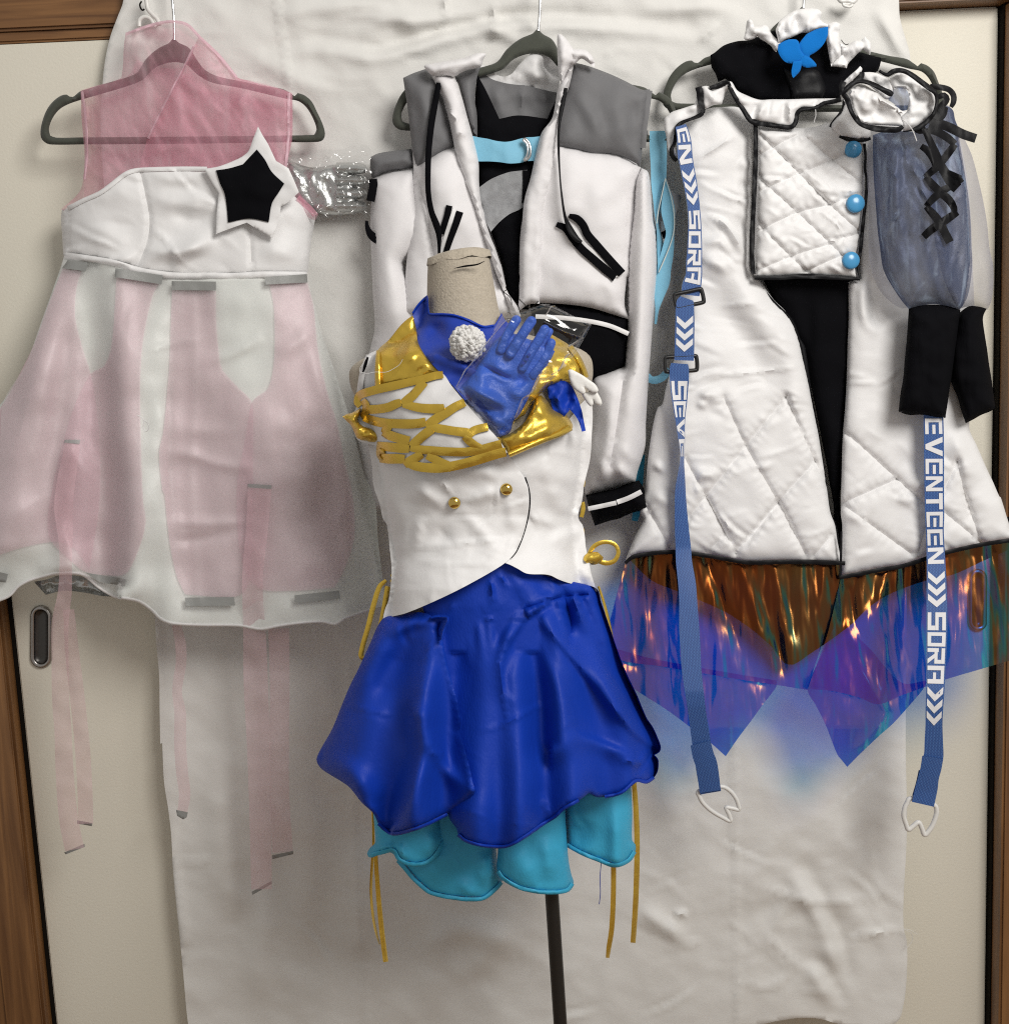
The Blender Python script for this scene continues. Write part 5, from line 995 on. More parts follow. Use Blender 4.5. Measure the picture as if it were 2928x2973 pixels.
for l, f_ in (('d2 440,690 480,735 510,772 560,820 600,850 660,868 720,878 790,886 870,880 930,836 962,800', l2), ('d2 292,664 360,650 418,640 446,684 490,706 540,710 590,698 630,664 672,596', l1), ('d2 944,745 972,782 1050,826 1110,842 1170,850 1240,850 1295,838 1318,806', l3), ('d2 1290,612 1370,656 1450,688 1530,716 1600,690 1630,645', l4)):
    strip('scallop_hem', l, 12, FLD(lambda u, v, e: f_(u, v, np.full(u.shape, 12.)), N(14, .0018, 149, 30, 1)), M['turq'], us, crown=.0018, th=.0035)
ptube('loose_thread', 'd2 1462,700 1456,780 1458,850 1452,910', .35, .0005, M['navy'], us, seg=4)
# ------------------------------------------------------------------ black leotard inside the quilted coat
lt = thing('black_leotard', 'black high-necked leotard inside the open quilted coat and behind its film hem', 'leotard', (2330, 130, .09))
LTD = FLD(lambda u, v, e: .074 + .012 * rnd(e, 40), N(110, .004, 301), N(40, .0015, 302))
sheet('neck_yoke', 'e1 195,442 232,420 320,352 450,312 540,305 620,276 700,250 780,215 900,200 1030,180 1200,190 1280,280 1330,520 1450,548 1500,470 1570,418 1640,435 1700,452 1765,465 1768,490 1735,590 1680,620 1560,700 1400,790 1390,850 1200,870 640,880 500,800 420,760 380,700 330,660 268,692 240,610 205,555', LTD, M['black'], lt, step=11)
sheet('neck_panel', 'e1 870,560 960,600 1080,565 1180,580 1230,660 1258,760 1220,850 950,850 930,760 900,680', FLD(lambda u, v, e: LTD(u, v) + .002 + .008 * rnd(e, 40)), M['blacks'], lt, step=10)
sheet('body', 'd4 600,120 1110,120 1095,300 1085,500 1075,800 1060,1150 d5 1110,0 1128,100 1150,240 1300,200 1904,80 1904,236 1780,290 1650,350 1540,375 1450,402 1330,452 1240,512 1170,582 1050,672 960,732 925,758 890,776 868,775 850,768 790,692 700,612 640,570 580,532 450,472 330,424 240,388 180,340 130,285 300,200 600,200 1000,180 1080,100 1055,-120 d4 960,1100 880,700 820,480 700,300', FLD(lambda u, v, e: .062 + .018 * rnd(e, 60), N(120, .004, 303), R('d4 860,230 880,500 860,620', 20, -.008), R('d4 640,200 760,300', 14, .004)), M['black'], lt, step=13)
# ruffle at the throat
def soft(f, k):
    g = lambda u, v: f(u, v) * k
    g.lines = getattr(f, 'lines', []); return g
def ruffle(name, o, base, folds, par, mat=None, seed=1, **k):
    folds = [soft(f, .6) for f in folds]
    return sheet(name, o, FLD(lambda u, v, e: base + .006 * rnd(e, 12), CREASES(22, *np.min([q[:2] for q in T(o)], axis=0), *np.max([q[:2] for q in T(o)], axis=0), 55, 6, .0026, seed, 80, 80), *folds), mat or M['satin'], par, step=6, th=.0015, **k)
ruffle('throat_ruffle', 'e1 500,302 518,220 530,135 545,112 562,110 580,122 600,180 650,176 690,163 730,182 748,230 782,272 806,296 818,350 812,395 798,414 778,395 760,365 700,320 650,290 628,268 600,290 550,304', .098, [R('e1 545,120 545,220 530,300', 10, -.008), R('e1 600,185 600,260', 10, .012), R('e1 630,260 660,235 720,235 750,290', 10, .012), R('e1 690,170 740,240', 8, -.01), R('e1 800,300 800,400', 8, .01)], lt, seed=305)
ruffle('throat_ruffle', 'e1 818,350 812,280 796,212 812,170 830,130 860,98 900,70 950,42 1000,22 1050,12 1100,10 1180,15 1205,30 1225,55 1215,85 1204,112 1235,140 1280,155 1310,142 1340,134 1370,142 1392,156 1392,190 1380,235 1390,330 1398,440 1340,490 1322,520 1308,545 1290,460 1278,390 1264,300 1268,230 1280,180 1220,190 1160,205 1090,236 1040,236 980,262 930,285 880,300', .102,
       [R('e1 830,300 830,200 900,120', 14, .014), R('e1 880,280 870,180 890,110', 9, -.010), R('e1 990,240 985,180 1000,60', 12, -.014), R('e1 940,250 920,150 930,90', 12, .010), R('e1 1080,230 1110,160 1130,40', 22, .012), R('e1 1160,200 1180,120 1200,50', 12, -.008), R('e1 1300,180 1290,260 1330,400', 12, .012), R('e1 1380,230 1300,240', 10, -.008), R('e1 1330,400 1390,430', 12, .008)], lt, seed=307)
ruffle('throat_ruffle', 'e1 1308,545 1325,515 1345,488 1392,440 1396,330 1420,345 1455,362 1500,322 1535,308 1570,310 1600,290 1622,270 1635,290 1662,310 1676,350 1672,410 1664,440 1630,420 1600,392 1560,420 1510,470 1462,522 1450,562 1380,552', .100, [R('e1 1420,400 1440,540', 9, -.010), R('e1 1450,440 1520,370 1600,330', 14, .012), R('e1 1620,300 1560,360', 8, -.008), R('e1 1660,330 1650,420', 9, .01)], lt, seed=309)
ptube('frayed_thread', 'e1 1400,300 1420,330 1445,345 1470,338', .112, .0005, M['gap'], lt, seg=4)
bf = thing('butterfly_badge', 'bright blue felt butterfly pinned to the black throat', 'badge', (2320, 150, .1))
def bfd(k): return FLD(lambda u, v, e: .120 + k + .0012 * rnd(e, 4), N(120, .004, 311))
sheet('upper_wing', 'e1 1015,340 1030,310 1055,280 1080,250 1130,222 1180,200 1230,188 1280,178 1280,220 1275,262 1255,310 1230,350 1200,385 1170,410 1140,430 1110,446 1108,462 1060,450 1035,410', bfd(.001), M['felt'], bf, step=7, th=.002)
sheet('upper_wing', 'e1 820,342 860,320 900,302 945,296 990,300 1008,318 1015,340 1030,400 1070,450 1100,462 1020,500 955,520 900,512 865,488 840,455 822,420 816,380', bfd(.003), M['felt'], bf, step=7, th=.002)
sheet('lower_wing', 'e1 1060,440 1105,460 1130,480 1150,500 1172,530 1170,546 1160,550 1120,556 1080,556 1050,548 1032,538 1024,480', bfd(.004), M['felt'], bf, step=7, th=.002)
sheet('lower_wing', 'e1 958,500 1040,490 1034,540 1020,590 992,622 960,652 950,640 944,620 942,585 950,545', bfd(.005), M['felt'], bf, step=7, th=.002)

# ------------------------------------------------------------------ white quilted coat
ct = thing('quilted_coat', 'white quilted satin coat with black binding and three blue buttons on the right hanger', 'coat', (2330, 300, .10))
def quilt(lines, w=11, amp=-.0045): return [R(l, w, amp, 's', (1, 1, 1)) for l in lines] + [R(l, 15, .0016, 'k', (1, 1, 1)) for l in lines]
QL = quilt(['d4 440,800 555,1050 720,1340 800,1500', 'd4 760,800 910,1130 1040,1413 d5 1105,250', 'd4 760,800 555,1050 350,1310 200,1500', 'd4 910,1130 720,1340 560,1550', 'd4 240,1110 350,1310 450,1500 d5 490,250', 'd5 490,0 620,250', 'd5 820,20 620,250', 'd5 830,20 950,262', 'd5 1070,170 985,272', 'd5 400,80 300,240', 'd5 200,30 320,240'], 12, -.0065)
CF = FLD(lambda u, v, e: .074 + .020 * rnd(e, 60) + .022 * np.clip((v - 900) / 700, 0, 1), *QL,
         R('d4 340,695 600,672 860,640', 10, .004, 's'), R('d4 420,335 650,312', 10, .003, 's'), R('d4 350,130 500,330 700,620 760,760', 60, -.010, 'd', (.4, 1, .2)), R('d3 345,1100 440,1140 520,1250 560,1330', 16, .012, 'p'), R('d3 340,1250 420,1230 480,1300', 14, .008), R('d3 330,1330 420,1360 470,1413', 16, .007), R('d3 300,820 400,760 500,690', 8, .005, 's'), R('d3 430,560 560,620 590,720', 26, -.012), R('d3 500,1100 560,1180 590,1280', 14, -.006), R('d3 520,820 580,860', 16, .005), R('d3 520,930 585,960', 12, -.005),
         R('d4 300,780 370,800 440,790', 14, .007), R('d4 300,830 360,850', 10, .006), R('d4 290,1180 350,1200 420,1190', 14, .008), R('d4 290,1280 340,1270', 10, .006), R('e6 330,1220 380,1280 360,1300', 12, .006), R('e6 310,1450 400,1480 450,1540', 16, .006), R('e6 640,800 700,770 760,790', 10, .006), R('d4 560,1120 640,1160 720,1130', 12, .004), R('d4 430,1180 500,1150', 10, .004), R('d4 620,900 720,960', 14, .003), R('e6 590,1360 650,1350', 10, .004),
         CREASES(50, 1990, 380, 2360, 1600, 120, 9, .0030, 24, 15, 90), CREASES(26, 1960, 1050, 2380, 1600, 90, 7, .0030, 25, 5, 70), N(130, .003, 313), N(60, .0008, 315, 15, 2.2))
sheet('front_panel', 'e5 400,560 500,330 620,310 690,240 760,218 850,212 1030,215 1130,300 1190,380 1185,700 1170,1100 1155,1500 d4 585,150 640,220 700,302 752,352 790,402 815,450 832,505 850,600 872,705 890,800 912,905 930,1010 952,1150 972,1280 988,1390 d5 1088,122 1100,200 1122,290 1135,302 1000,298 850,294 680,298 590,282 500,268 410,256 330,250 240,254 150,264 125,278 104,294 112,265 150,172 190,90 e6 245,1560 275,1420 285,1345 292,1250 308,1120 335,960 362,870 390,850 410,760 430,680 470,540 500,300 520,60 e5 500,1880 515,1700 520,1500 505,1250 478,1050 440,860 415,700', CF, M['satin'], ct, step=7.5, th=.003, back=lambda u, v, e: .062 - .008 * rnd(e, 60))
QR = quilt(['d4 1060,985 1100,1010 1330,1220 1500,1370 d5 1480,250', 'd4 1040,1350 1330,1220', 'd5 1120,20 1450,260', 'd5 1600,60 1770,200', 'd5 1700,-20 1770,200', 'd4 1640,1130 1700,1413', 'd4 1640,1130 1560,1300'], 12, -.0065)
CR = FLD(lambda u, v, e: .072 + .018 * rnd(e, 60) + .022 * np.clip((v - 900) / 700, 0, 1), *QR, R('d4 1070,722 1150,730 1240,722', 10, .003, 's'), R('d4 1180,150 1190,400 1260,460', 20, .008, 'd'), R('d4 1380,1270 1460,1250 1580,1260', 18, .008), R('d4 1280,1110 1400,1130 1540,1180', 30, -.006), R('d4 1640,950 1660,1100 1740,1250', 26, .008), R('d4 1330,1310 1440,1340', 14, .007), R('d5 1130,60 1250,110', 16, .005), CREASES(40, 2440, 700, 2928, 1640, 120, 9, .0030, 26, 15, 90), N(130, .003, 319), N(60, .0008, 321, 15, 2.2))
sheet('front_panel', 'd3 1150,690 1250,600 1400,560 1600,560 1650,700 1700,1000 1720,1413 d4 1725,300 1740,600 1700,950 1740,1050 1785,1155 1820,1230 1855,1310 d5 1865,-10 1890,70 1915,150 2000,175 1904,192 1800,206 1700,226 1600,250 1520,272 1460,292 1400,310 1300,326 1200,346 1118,362 1118,250 1122,120 d4 1042,1400 1046,1200 1052,1000 1064,850 1072,700 1078,500 1082,400 1080,210 d3 1135,1430 1145,1200 1160,1000', CR, M['satin'], ct, step=8, th=.003, back=lambda u, v, e: .060 - .006 * rnd(e, 60))
QP = quilt(['d3 630,690 830,890 985,1048 1145,1192', 'd3 615,905 820,1090 990,1250 1110,1372', 'd3 600,1125 760,1290 875,1400', 'd3 850,690 1000,820 1160,950', 'd3 612,800 760,720 880,660', 'd3 612,985 830,890 1000,820 1150,748', 'd3 605,1190 820,1090 985,1048 1155,985', 'd3 600,1392 830,1300 990,1250 1145,1190', 'd3 850,1400 1000,1330 1130,1290'], 11, -.006)
CP = FLD(lambda u, v, e: .088 + .024 * rnd(e, 50), *QP, CREASES(60, 2190, 370, 2510, 790, 80, 7, .0026, 27, 18, 60), N(46, .0016, 323, 20, 2.4), N(120, .003, 325), R('d3 640,690 760,680 900,700', 16, .007), R('d3 900,610 1000,650 1110,700', 20, .008))
sheet('quilted_placket', 'd3 604,640 700,650 800,655 900,650 1000,630 1165,715 1168,790 1170,850 1164,920 1162,1000 1152,1120 1145,1250 1134,1350 d4 1140,198 1000,192 850,186 720,192 604,196 592,150 d3 600,1250 605,1000 610,800', CP, M['satin'], ct, step=6, th=.003)
for l in ('d3 604,632,22 606,760,24 602,900,24 596,1050,22 588,1180,24 586,1300,24 594,1405,22', 'd3 1162,735,16 1168,800,14 1166,870,14 1176,920,16 1172,1000,16 1158,1120,18 1150,1200,20 1140,1300,18 1128,1360,16 d4 1142,195,14', 'd4 598,186,22 720,188,22 850,178,26 1000,186,22 1140,194,16'):
    strip('black_binding', l, 12, FLD(lambda u, v, e: np.maximum(CP(u, v, np.full(u.shape, 16.)), .098), N(22, .0008, 327)), M['blacks'], ct, crown=.0008, th=.005)
strip('black_binding', 'd4 612,212,14 700,312,12 790,405,12 832,510,14 845,540,26 870,690,22 890,800,10 912,905,8 952,1150,8 988,1390,10 d5 1090,125,12 1108,220,16 1132,300,14', 8, FLD(lambda u, v, e: .083), M['blacks'], ct, crown=.002, th=.008)
for l in ('d5 104,300,14 125,280,18 150,266,20 240,252,20 330,246,20 410,254,20 500,266,20 590,282,20 680,296,20 850,293,22 1000,294,22 1136,300,20', 'd5 1112,366,20 1200,350,20 1300,330,20 1400,314,20 1460,296,20 1520,276,20 1600,252,20 1700,228,20 1800,208,20 1904,192,20 2000,172,20', 'd5 1118,150,10 1116,260,12 1112,368,12'):
    strip('black_binding', l, 12, FLD(.114, N(20, .001, 329)), M['blacks'], ct, crown=.0008, th=.004)
for x_, y_, r_, d_ in ((1105, 765, .0118, .116), (1117, 1043, .0128, .122), (1093, 1335, .0122, .120)):
    b_ = T('d3 %d,%d' % (x_, y_))[0]; dome('blue_button', b_[0], b_[1], float(CP(np.array([b_[0]]), np.array([b_[1]]))[0]) + .001, r_, .0062, M['bluebtn'], ct)
# collar ruffle with black binding
ruffle('collar_ruffle', 'e5 275,335 310,295 350,262 460,225 585,185 598,120 610,60 660,40 668,140 690,240 682,285 610,320 545,338 470,372 425,400 398,425 385,500 380,600 400,720 352,690 312,650 300,570 290,500 274,440', .100, [R('e5 600,110 560,220 550,280', 16, .010), R('e5 340,300 400,330 500,300', 22, .008), R('e5 300,480 350,560 340,660', 14, -.008), R('e5 640,80 640,180', 12, -.01)], ct, seed=331)
ruffle('collar_ruffle', 'e1 112,735 135,728 160,725 185,735 215,765 280,738 340,702 362,684 392,690 440,765 500,800 640,852 760,850 900,850 1060,845 1240,842 1400,840 1382,862 1320,872 1250,882 1170,930 1110,938 1050,930 1015,945 990,972 982,1020 970,1070 950,1095 930,1110 870,1104 800,1092 710,1072 620,1055 570,1055 540,1010 500,960 440,870 400,800 360,740 350,760 310,860 300,895 220,905 160,935 130,940 120,880', .106,
       [R('e1 160,740 220,840 290,890', 14, .012, 'p'), R('e1 340,720 300,860', 14, -.012), R('e1 660,870 630,960 600,1040', 12, -.012, 'd'), R('e1 895,860 900,960 900,1090', 12, -.012, 'd'), R('e1 780,870 780,980 780,1080', 40, .010), R('e1 1150,860 1180,890', 12, -.008), R('e1 960,900 1010,940', 10, .008), R('e1 500,820 480,900', 20, .008)], ct, seed=333)
ruffle('collar_ruffle', 'e1 1405,845 1440,850 1470,910 1500,980 1550,1040 1600,1092 1672,1140 1668,1190 1640,1212 1600,1216 1500,1206 1400,1190 1350,1165 1318,1140 1308,1090 1350,1030 1400,980 1425,910', .112, [R('e1 1430,880 1380,1040 1340,1140', 26, .010), R('e1 1450,900 1500,1040 1640,1150', 16, -.008)], ct, seed=335)
for l in ('e5 632,20,64 635,110,62 650,200,44 672,260,36 640,300,34 580,322,30 500,350,34 440,378,40 402,420,44 388,500,36 372,590,36 345,650,44 360,720,46 400,760,40', 'e5 645,262,30 680,235,20', 'e1 84,735,64 100,800,62 105,870,56 122,930,44 130,965,36 80,1005,36 20,1030,30', 'e1 190,745,36 260,725,44 320,702,44 362,685,34', 'e1 355,690,36 395,780,40 440,860,42 500,950,44 550,1030,46 590,1062,46 700,1080,44 800,1096,44 900,1108,44 950,1100,44 985,1050,40 995,980,40 1040,940,38 1110,936,36 1170,926,36 1240,888,38 1320,872,42 1400,850,44',
          'e1 1430,850,40 1425,930,42 1385,1000,44 1335,1060,44 1310,1110,44 1330,1160,44 1400,1200,44 1500,1216,44 1600,1222,44 1670,1205,40'):
    strip('black_binding', l, 12, FLD(.112, N(30, .003, 337)), M['blacks'], ct, crown=.001, th=.005, step=6)
ptube('loose_thread', 'd3 912,560 914,590 908,612 905,628', .13, .0006, M['satin'], ct, seg=4)
# organza sleeves with knitted cuffs, white flower of ruffles and black lacing
s2 = FLD(lambda u, v, e: .105 + .03 * rnd(e, 70), N(70, .005, 339, 85, 2.5))
sheet('sheer_sleeve', 'd3 1560,520 1600,545 1630,620 1680,720 1715,800 1742,900 1770,1020 1792,1150 1805,1280 d4 1822,120 1824,220 1815,300 1795,352 1700,335 1640,350 d3 1560,1400 1500,1000', s2, M['sleeve2'], ct, step=11, th=0)
sheet('sheer_back', 'd3 1180,740 1230,700 1300,800 1260,1413 d4 1300,200 1400,340 1340,340 1240,250 1190,100 d3 1185,1100', FLD(.110, N(60, .004, 340, 85, 2)), M['sleeve2'], ct, step=12, th=0)
s1 = FLD(lambda u, v, e: .120 + .050 * rnd(e, 130), CREASES(44, 2540, 380, 2820, 900, 150, 7, .0058, 28, 88, 50), N(60, .006, 341, 84, 3), N(26, .002, 343, 84, 3), R('e2 660,960 760,1000 760,1400 800,1900', 14, .008), R('e2 900,900 920,1080 1060,1300 1090,1600 1080,1900', 14, .008), R('e2 1330,900 1400,1200 1440,1600', 14, .007), R('e2 600,1000 640,1500 680,1900', 16, -.006))
SLO = 'e2 528,800 620,770 800,760 960,760 1100,650 1230,500 1300,520 1335,560 1350,640 1385,740 1395,850 1420,1000 1445,1150 1465,1280 1485,1420 1505,1650 1515,1933 d4 1716,100 1708,200 1692,280 1668,330 1650,352 1590,335 1520,322 1450,332 1390,348 1350,300 1310,240 1275,180 1256,130 e2 595,1900 575,1750 560,1550 548,1400 535,1200 528,1000'
sheet('sheer_sleeve', SLO, s1, M['sleeve'], ct, step=9, th=0)
for o, dz, sd in (('d4 1640,385 1670,350 1705,332 1750,335 1790,346 1775,375 1770,402 1780,480 1792,555 1802,630 1814,705 1834,855 1810,872 1760,892 1720,915 1682,934 1660,870 1640,800 1605,710 1612,550', .108, 345), ('d4 1390,346 1440,332 1500,325 1580,330 1655,352 1640,470 1622,600 1612,680 1600,755 1590,830 1578,905 1530,902 1480,892 1440,890 1400,892 1365,885 1338,872 1348,780 1362,700 1370,600 1380,500', .128, 347)):
    cfd = FLD(lambda u, v, e: dz + .030 * rnd(e, 60), N(60, .003, sd), N(16, .0012, sd + 1, 88, 8))
    cu = sheet('knit_cuff', o, cfd, M['black'], ct, step=8, back=lambda u, v, e: dz - .02 * rnd(e, 60))
strip('cuff_rim', 'd4 1338,872,10 1400,860,14 1440,856,16 1500,860,16 1550,880,14 1578,905,10', 8, .135, M['blacks'], ct, crown=.003, th=.004)
fw = thing('ruffle_flower', 'white satin ruffle with black binding gathered on the coat shoulder', 'ruffle', (2600, 300, .19))
ruffle('petal', 'e2 430,172 500,168 570,180 630,210 690,240 740,330 720,400 700,440 650,440 560,360 480,290 430,230', .160, [R('e2 500,180 540,270 600,320', 20, .012), R('e2 590,200 590,300', 16, -.012)], fw, seed=351)
ruffle('petal', 'e2 695,225 750,190 830,165 900,205 980,260 1050,318 1110,355 1150,380 1168,430 1165,490 1150,550 1140,585 1060,642 1000,690 940,742 880,765 830,760 812,690 808,620 840,590 870,560 885,480 892,400 880,360 860,338 740,330 710,280', .165, [R('e2 900,260 920,400 940,500', 24, .016, 'd'), R('e2 860,180 880,300', 26, -.012), R('e2 960,330 1080,400 1160,420', 20, .014), R('e2 950,450 1040,420 1130,470', 20, -.010), R('e2 830,600 960,560 1090,540', 18, .012), R('e2 900,640 930,720', 16, .010), R('e2 1080,480 1100,560', 16, -.008)], fw, seed=353)
sheet('organza_tuck', 'e2 680,450 710,410 740,335 800,325 850,330 892,400 888,470 870,545 830,560 800,548 730,480', FLD(.172, N(30, .006, 355, 80, 2)), M['sleeve'], fw, step=7, th=0)
ruffle('petal', 'e2 280,380 320,330 380,290 450,300 520,340 570,370 600,410 640,450 720,490 800,545 812,640 832,690 820,712 720,706 620,700 520,698 420,680 370,640 340,590 320,530 308,470', .178, [R('e2 480,420 560,460 620,490', 14, .010), R('e2 330,380 440,420 470,520', 20, .012), R('e2 390,560 470,520 520,590', 18, .012), R('e2 400,640 480,600 560,620', 14, -.008), R('e2 600,480 610,570 560,640', 20, -.014), R('e2 640,480 760,560 810,640', 18, .010), R('e2 340,330 400,350 480,420', 14, -.010), R('e2 520,390 560,430 600,440', 12, .012)], fw, seed=357)
ruffle('petal', 'e2 228,270 300,200 360,150 400,108 420,128 415,160 350,225 260,330 240,310', .150, [R('e2 400,130 250,300', 14, .008)], fw, seed=359)
ruffle('gathered_edge', 'e2 525,385 560,395 600,410 640,450 720,490 800,545 860,575 800,580 700,520 620,480 560,450 520,420', .188, [], fw, seed=361)
for l in ('e2 205,390,44 240,360,50 290,310,52 350,268,48 420,260,44 490,275,46 560,305,50 640,350,54 700,380,64 730,395,40', 'e2 235,390,50 270,440,56 290,500,50 310,560,44 350,630,44 400,685,44 470,715,52 560,735,64 680,745,62 780,745,56 830,712,36', 'e2 830,765,10 900,755,20 960,735,44 1030,695,50 1090,640,46 1140,580,40 1165,500,36 1168,430,36 1150,375,44 1090,325,56 1010,265,56 930,205,54 860,165,50 790,150,50 720,165,50 680,195,46 640,185,34 590,155,30', 'e2 240,260,60 215,310,60 220,370,50', 'e2 420,170,50 410,215,60 340,260,44'):
    strip('black_binding', l, 14, FLD(.186, N(40, .004, 363)), M['blacks'], fw, crown=.0012, th=.006, step=6)
ptube('loose_thread', 'e2 820,640 880,690 930,760 968,860', .2, .0006, M['satin'], fw, seg=4)
LAC = FLD(lambda u, v, e: np.maximum(s1(u, v), .165) + .004)
for l in ('e2 1090,650,60 1180,680,90 1300,725,96 1430,790,96 1560,835,92', 'e2 1100,310,50 1200,320,60 1290,345,60 1335,400,60 1335,470,56 1310,520,40', 'e2 1180,420,50 1240,400,60 1270,440,60 1215,510,70 1180,560,60', 'e2 1240,510,90 1215,580,110 1170,650,90', 'e2 1045,740,60 1090,840,70 1150,960,76 1200,1080,84 1260,1190,100 1340,1300,120 1375,1335,110', 'e2 1080,730,90 1180,770,84 1280,830,80 1350,890,70', 'e2 1350,890,70 1300,960,76 1240,1040,76 1170,1120,76 1110,1170,72 1060,1215,60', 'e2 1060,1215,60 1120,1290,80 1200,1370,84 1290,1450,84 1340,1530,70 1345,1580,60', 'e2 1425,1235,60 1330,1300,70 1240,1350,76 1150,1420,76 1060,1515,60', 'e2 1060,1515,60 1130,1590,84 1200,1680,86 1250,1780,86 1300,1875,86', 'e2 1375,1570,70 1290,1630,82 1200,1690,82 1110,1750,82 1035,1820,70', 'e2 1010,910,60 1080,960,76 1130,1050,60 1150,1130,40', 'e2 1200,1150,60 1300,1190,70 1410,1235,60', 'e2 950,750,40 1000,760,60 1060,740,60'):
    strip('lacing_ribbon', l, 20, LAC, M['blacks'], ct, th=.0015, crown=.0005, step=6)

# ------------------------------------------------------------------ iridescent film hem
fm = thing('film_skirt', 'iridescent see-through film hem flaring below the quilted coat', 'skirt', (2350, 1640, .10))
GA = ['d5 490,285 560,480 640,680 720,850', 'd5 640,310 720,520 790,740 830,870', 'd5 690,310 760,560 850,780', 'd5 800,310 840,560 880,770', 'd5 880,310 900,560 910,800', 'd5 940,310 930,560 920,800', 'd5 170,275 160,430 150,760', 'd5 200,275 170,450 175,760', 'd5 240,275 200,500 120,760', 'd5 110,290 60,520 30,660', 'd5 330,300 320,500 360,800', 'd5 1040,320 1000,560 960,760']
FA = [R(l, 11 + 5 * (i % 3), (.0042 if i % 2 else -.0035), 'g', (.7, 1, .6), 26) for i, l in enumerate(GA)]
GB = ['d5 1150,420 1200,650 1290,900 1360,1060', 'd5 1160,600 1230,800 1330,1010', 'd5 1320,340 1350,560 1430,920', 'd5 1330,345 1290,500 1200,660', 'd5 1400,320 1410,560 1480,860', 'd5 1780,235 1800,450 1835,680', 'd5 1810,225 1860,420 1904,560', 'd5 1700,240 1700,480 1680,780', 'd5 1560,270 1540,520 1560,840', 'd5 1100,380 1060,600 1000,860']
FB = [R(l, 11 + 5 * (i % 3), (.0045 if i % 2 else -.0035), 'g', (.7, 1, .6), 28) for i, l in enumerate(GB)]
fA = FLD(lambda u, v, e: .094 + .065 * np.clip((v - 1610) / 500, 0, 1), *FA, N(70, .0035, 371, 88, 9), N(28, .0009, 373, 86, 12))
fB = FLD(lambda u, v, e: .094 + .068 * np.clip((v - 1610) / 500, 0, 1), *FB, N(70, .004, 375, 94, 9), N(28, .0009, 377, 92, 12))
sheet('film_panel', 'd5 108,285 240,262 330,258 500,275 680,300 850,300 1000,302 1120,310 1105,400 1080,500 1050,600 1020,700 990,790 960,895 900,885 820,872 640,845 460,815 280,785 75,752 45,700 20,645 50,500 80,390', fA, M['irid'], fm, step=7, th=0)
sheet('film_point', 'd5 60,700 200,740 400,780 600,815 815,850 812,880 750,962 690,1045 630,1125 575,1206 490,1130 400,1062 330,1010 260,962 200,925 140,882 110,820', FLD(lambda u, v, e: fA(u, v) - .010), M['irid'], fm, step=7, th=0)
sheet('film_panel', 'd5 1115,370 1200,352 1300,332 1400,316 1520,280 1700,235 1904,198 2000,178 2010,730 1904,758 1760,800 1605,846 1510,880 1400,920 1290,962 1200,930 1080,900 960,890 1000,780 1050,640 1085,500', fB, M['irid'], fm, step=7, th=0)
sheet('film_point', 'd5 1100,560 1250,700 1400,860 1520,850 1500,892 1430,975 1360,1052 1300,1105 1250,1152 1200,1200 1145,1256 1120,1225 1100,1200 1068,1120 1040,1050 1000,970 960,890 1020,740', FLD(lambda u, v, e: fB(u, v) - .010, R('d5 1160,700 1240,860 1330,1000 1250,1120 1140,1200', 26, .006, 's')), M['irid'], fm, step=7, th=0)

# ------------------------------------------------------------------ lettered webbing straps
GLY = {'S': [(0, .80, 1, 1), (0, .42, .26, 1), (0, .42, 1, .60), (.74, 0, 1, .60), (0, 0, 1, .2)], 'E': [(0, .80, 1, 1), (0, 0, .24, 1), (0, 0, 1, .2), (.40, .42, 1, .60)], 'T': [(0, .78, 1, 1), (.37, 0, .63, 1)],
       'O': [(0, .80, 1, 1), (0, 0, .25, 1), (.75, 0, 1, 1), (0, 0, 1, .2)], 'R': [(0, .80, 1, 1), (0, 0, .25, .64), (.75, .45, 1, 1), (.25, .40, 1, .58), [(.35, .42), (.62, .42), (1, 0), (.70, 0)]],
       'A': [(0, .80, 1, 1), (0, 0, .25, 1), (.75, 0, 1, 1), (.38, .34, 1, .52)], 'V': [[(0, 1), (.28, 1), (.62, 0), (.38, 0)], [(.72, 1), (1, 1), (.62, 0), (.40, 0)]], 'N': [(0, 0, .24, 1), (.76, 0, 1, 1), [(0, 1), (.28, 1), (1, 0), (.72, 0)]],
       '>': [[(0, 1), (.46, 1), (1, .5), (.54, .5)], [(0, 0), (.54, .5), (1, .5), (.46, 0)]]}
def SD(d0):
    return FLD(lambda u, v, e: d0 + .052 * np.clip((v - 1590) / 420, 0, 1) - .02 * np.clip((v - 2050) / 250, 0, 1))
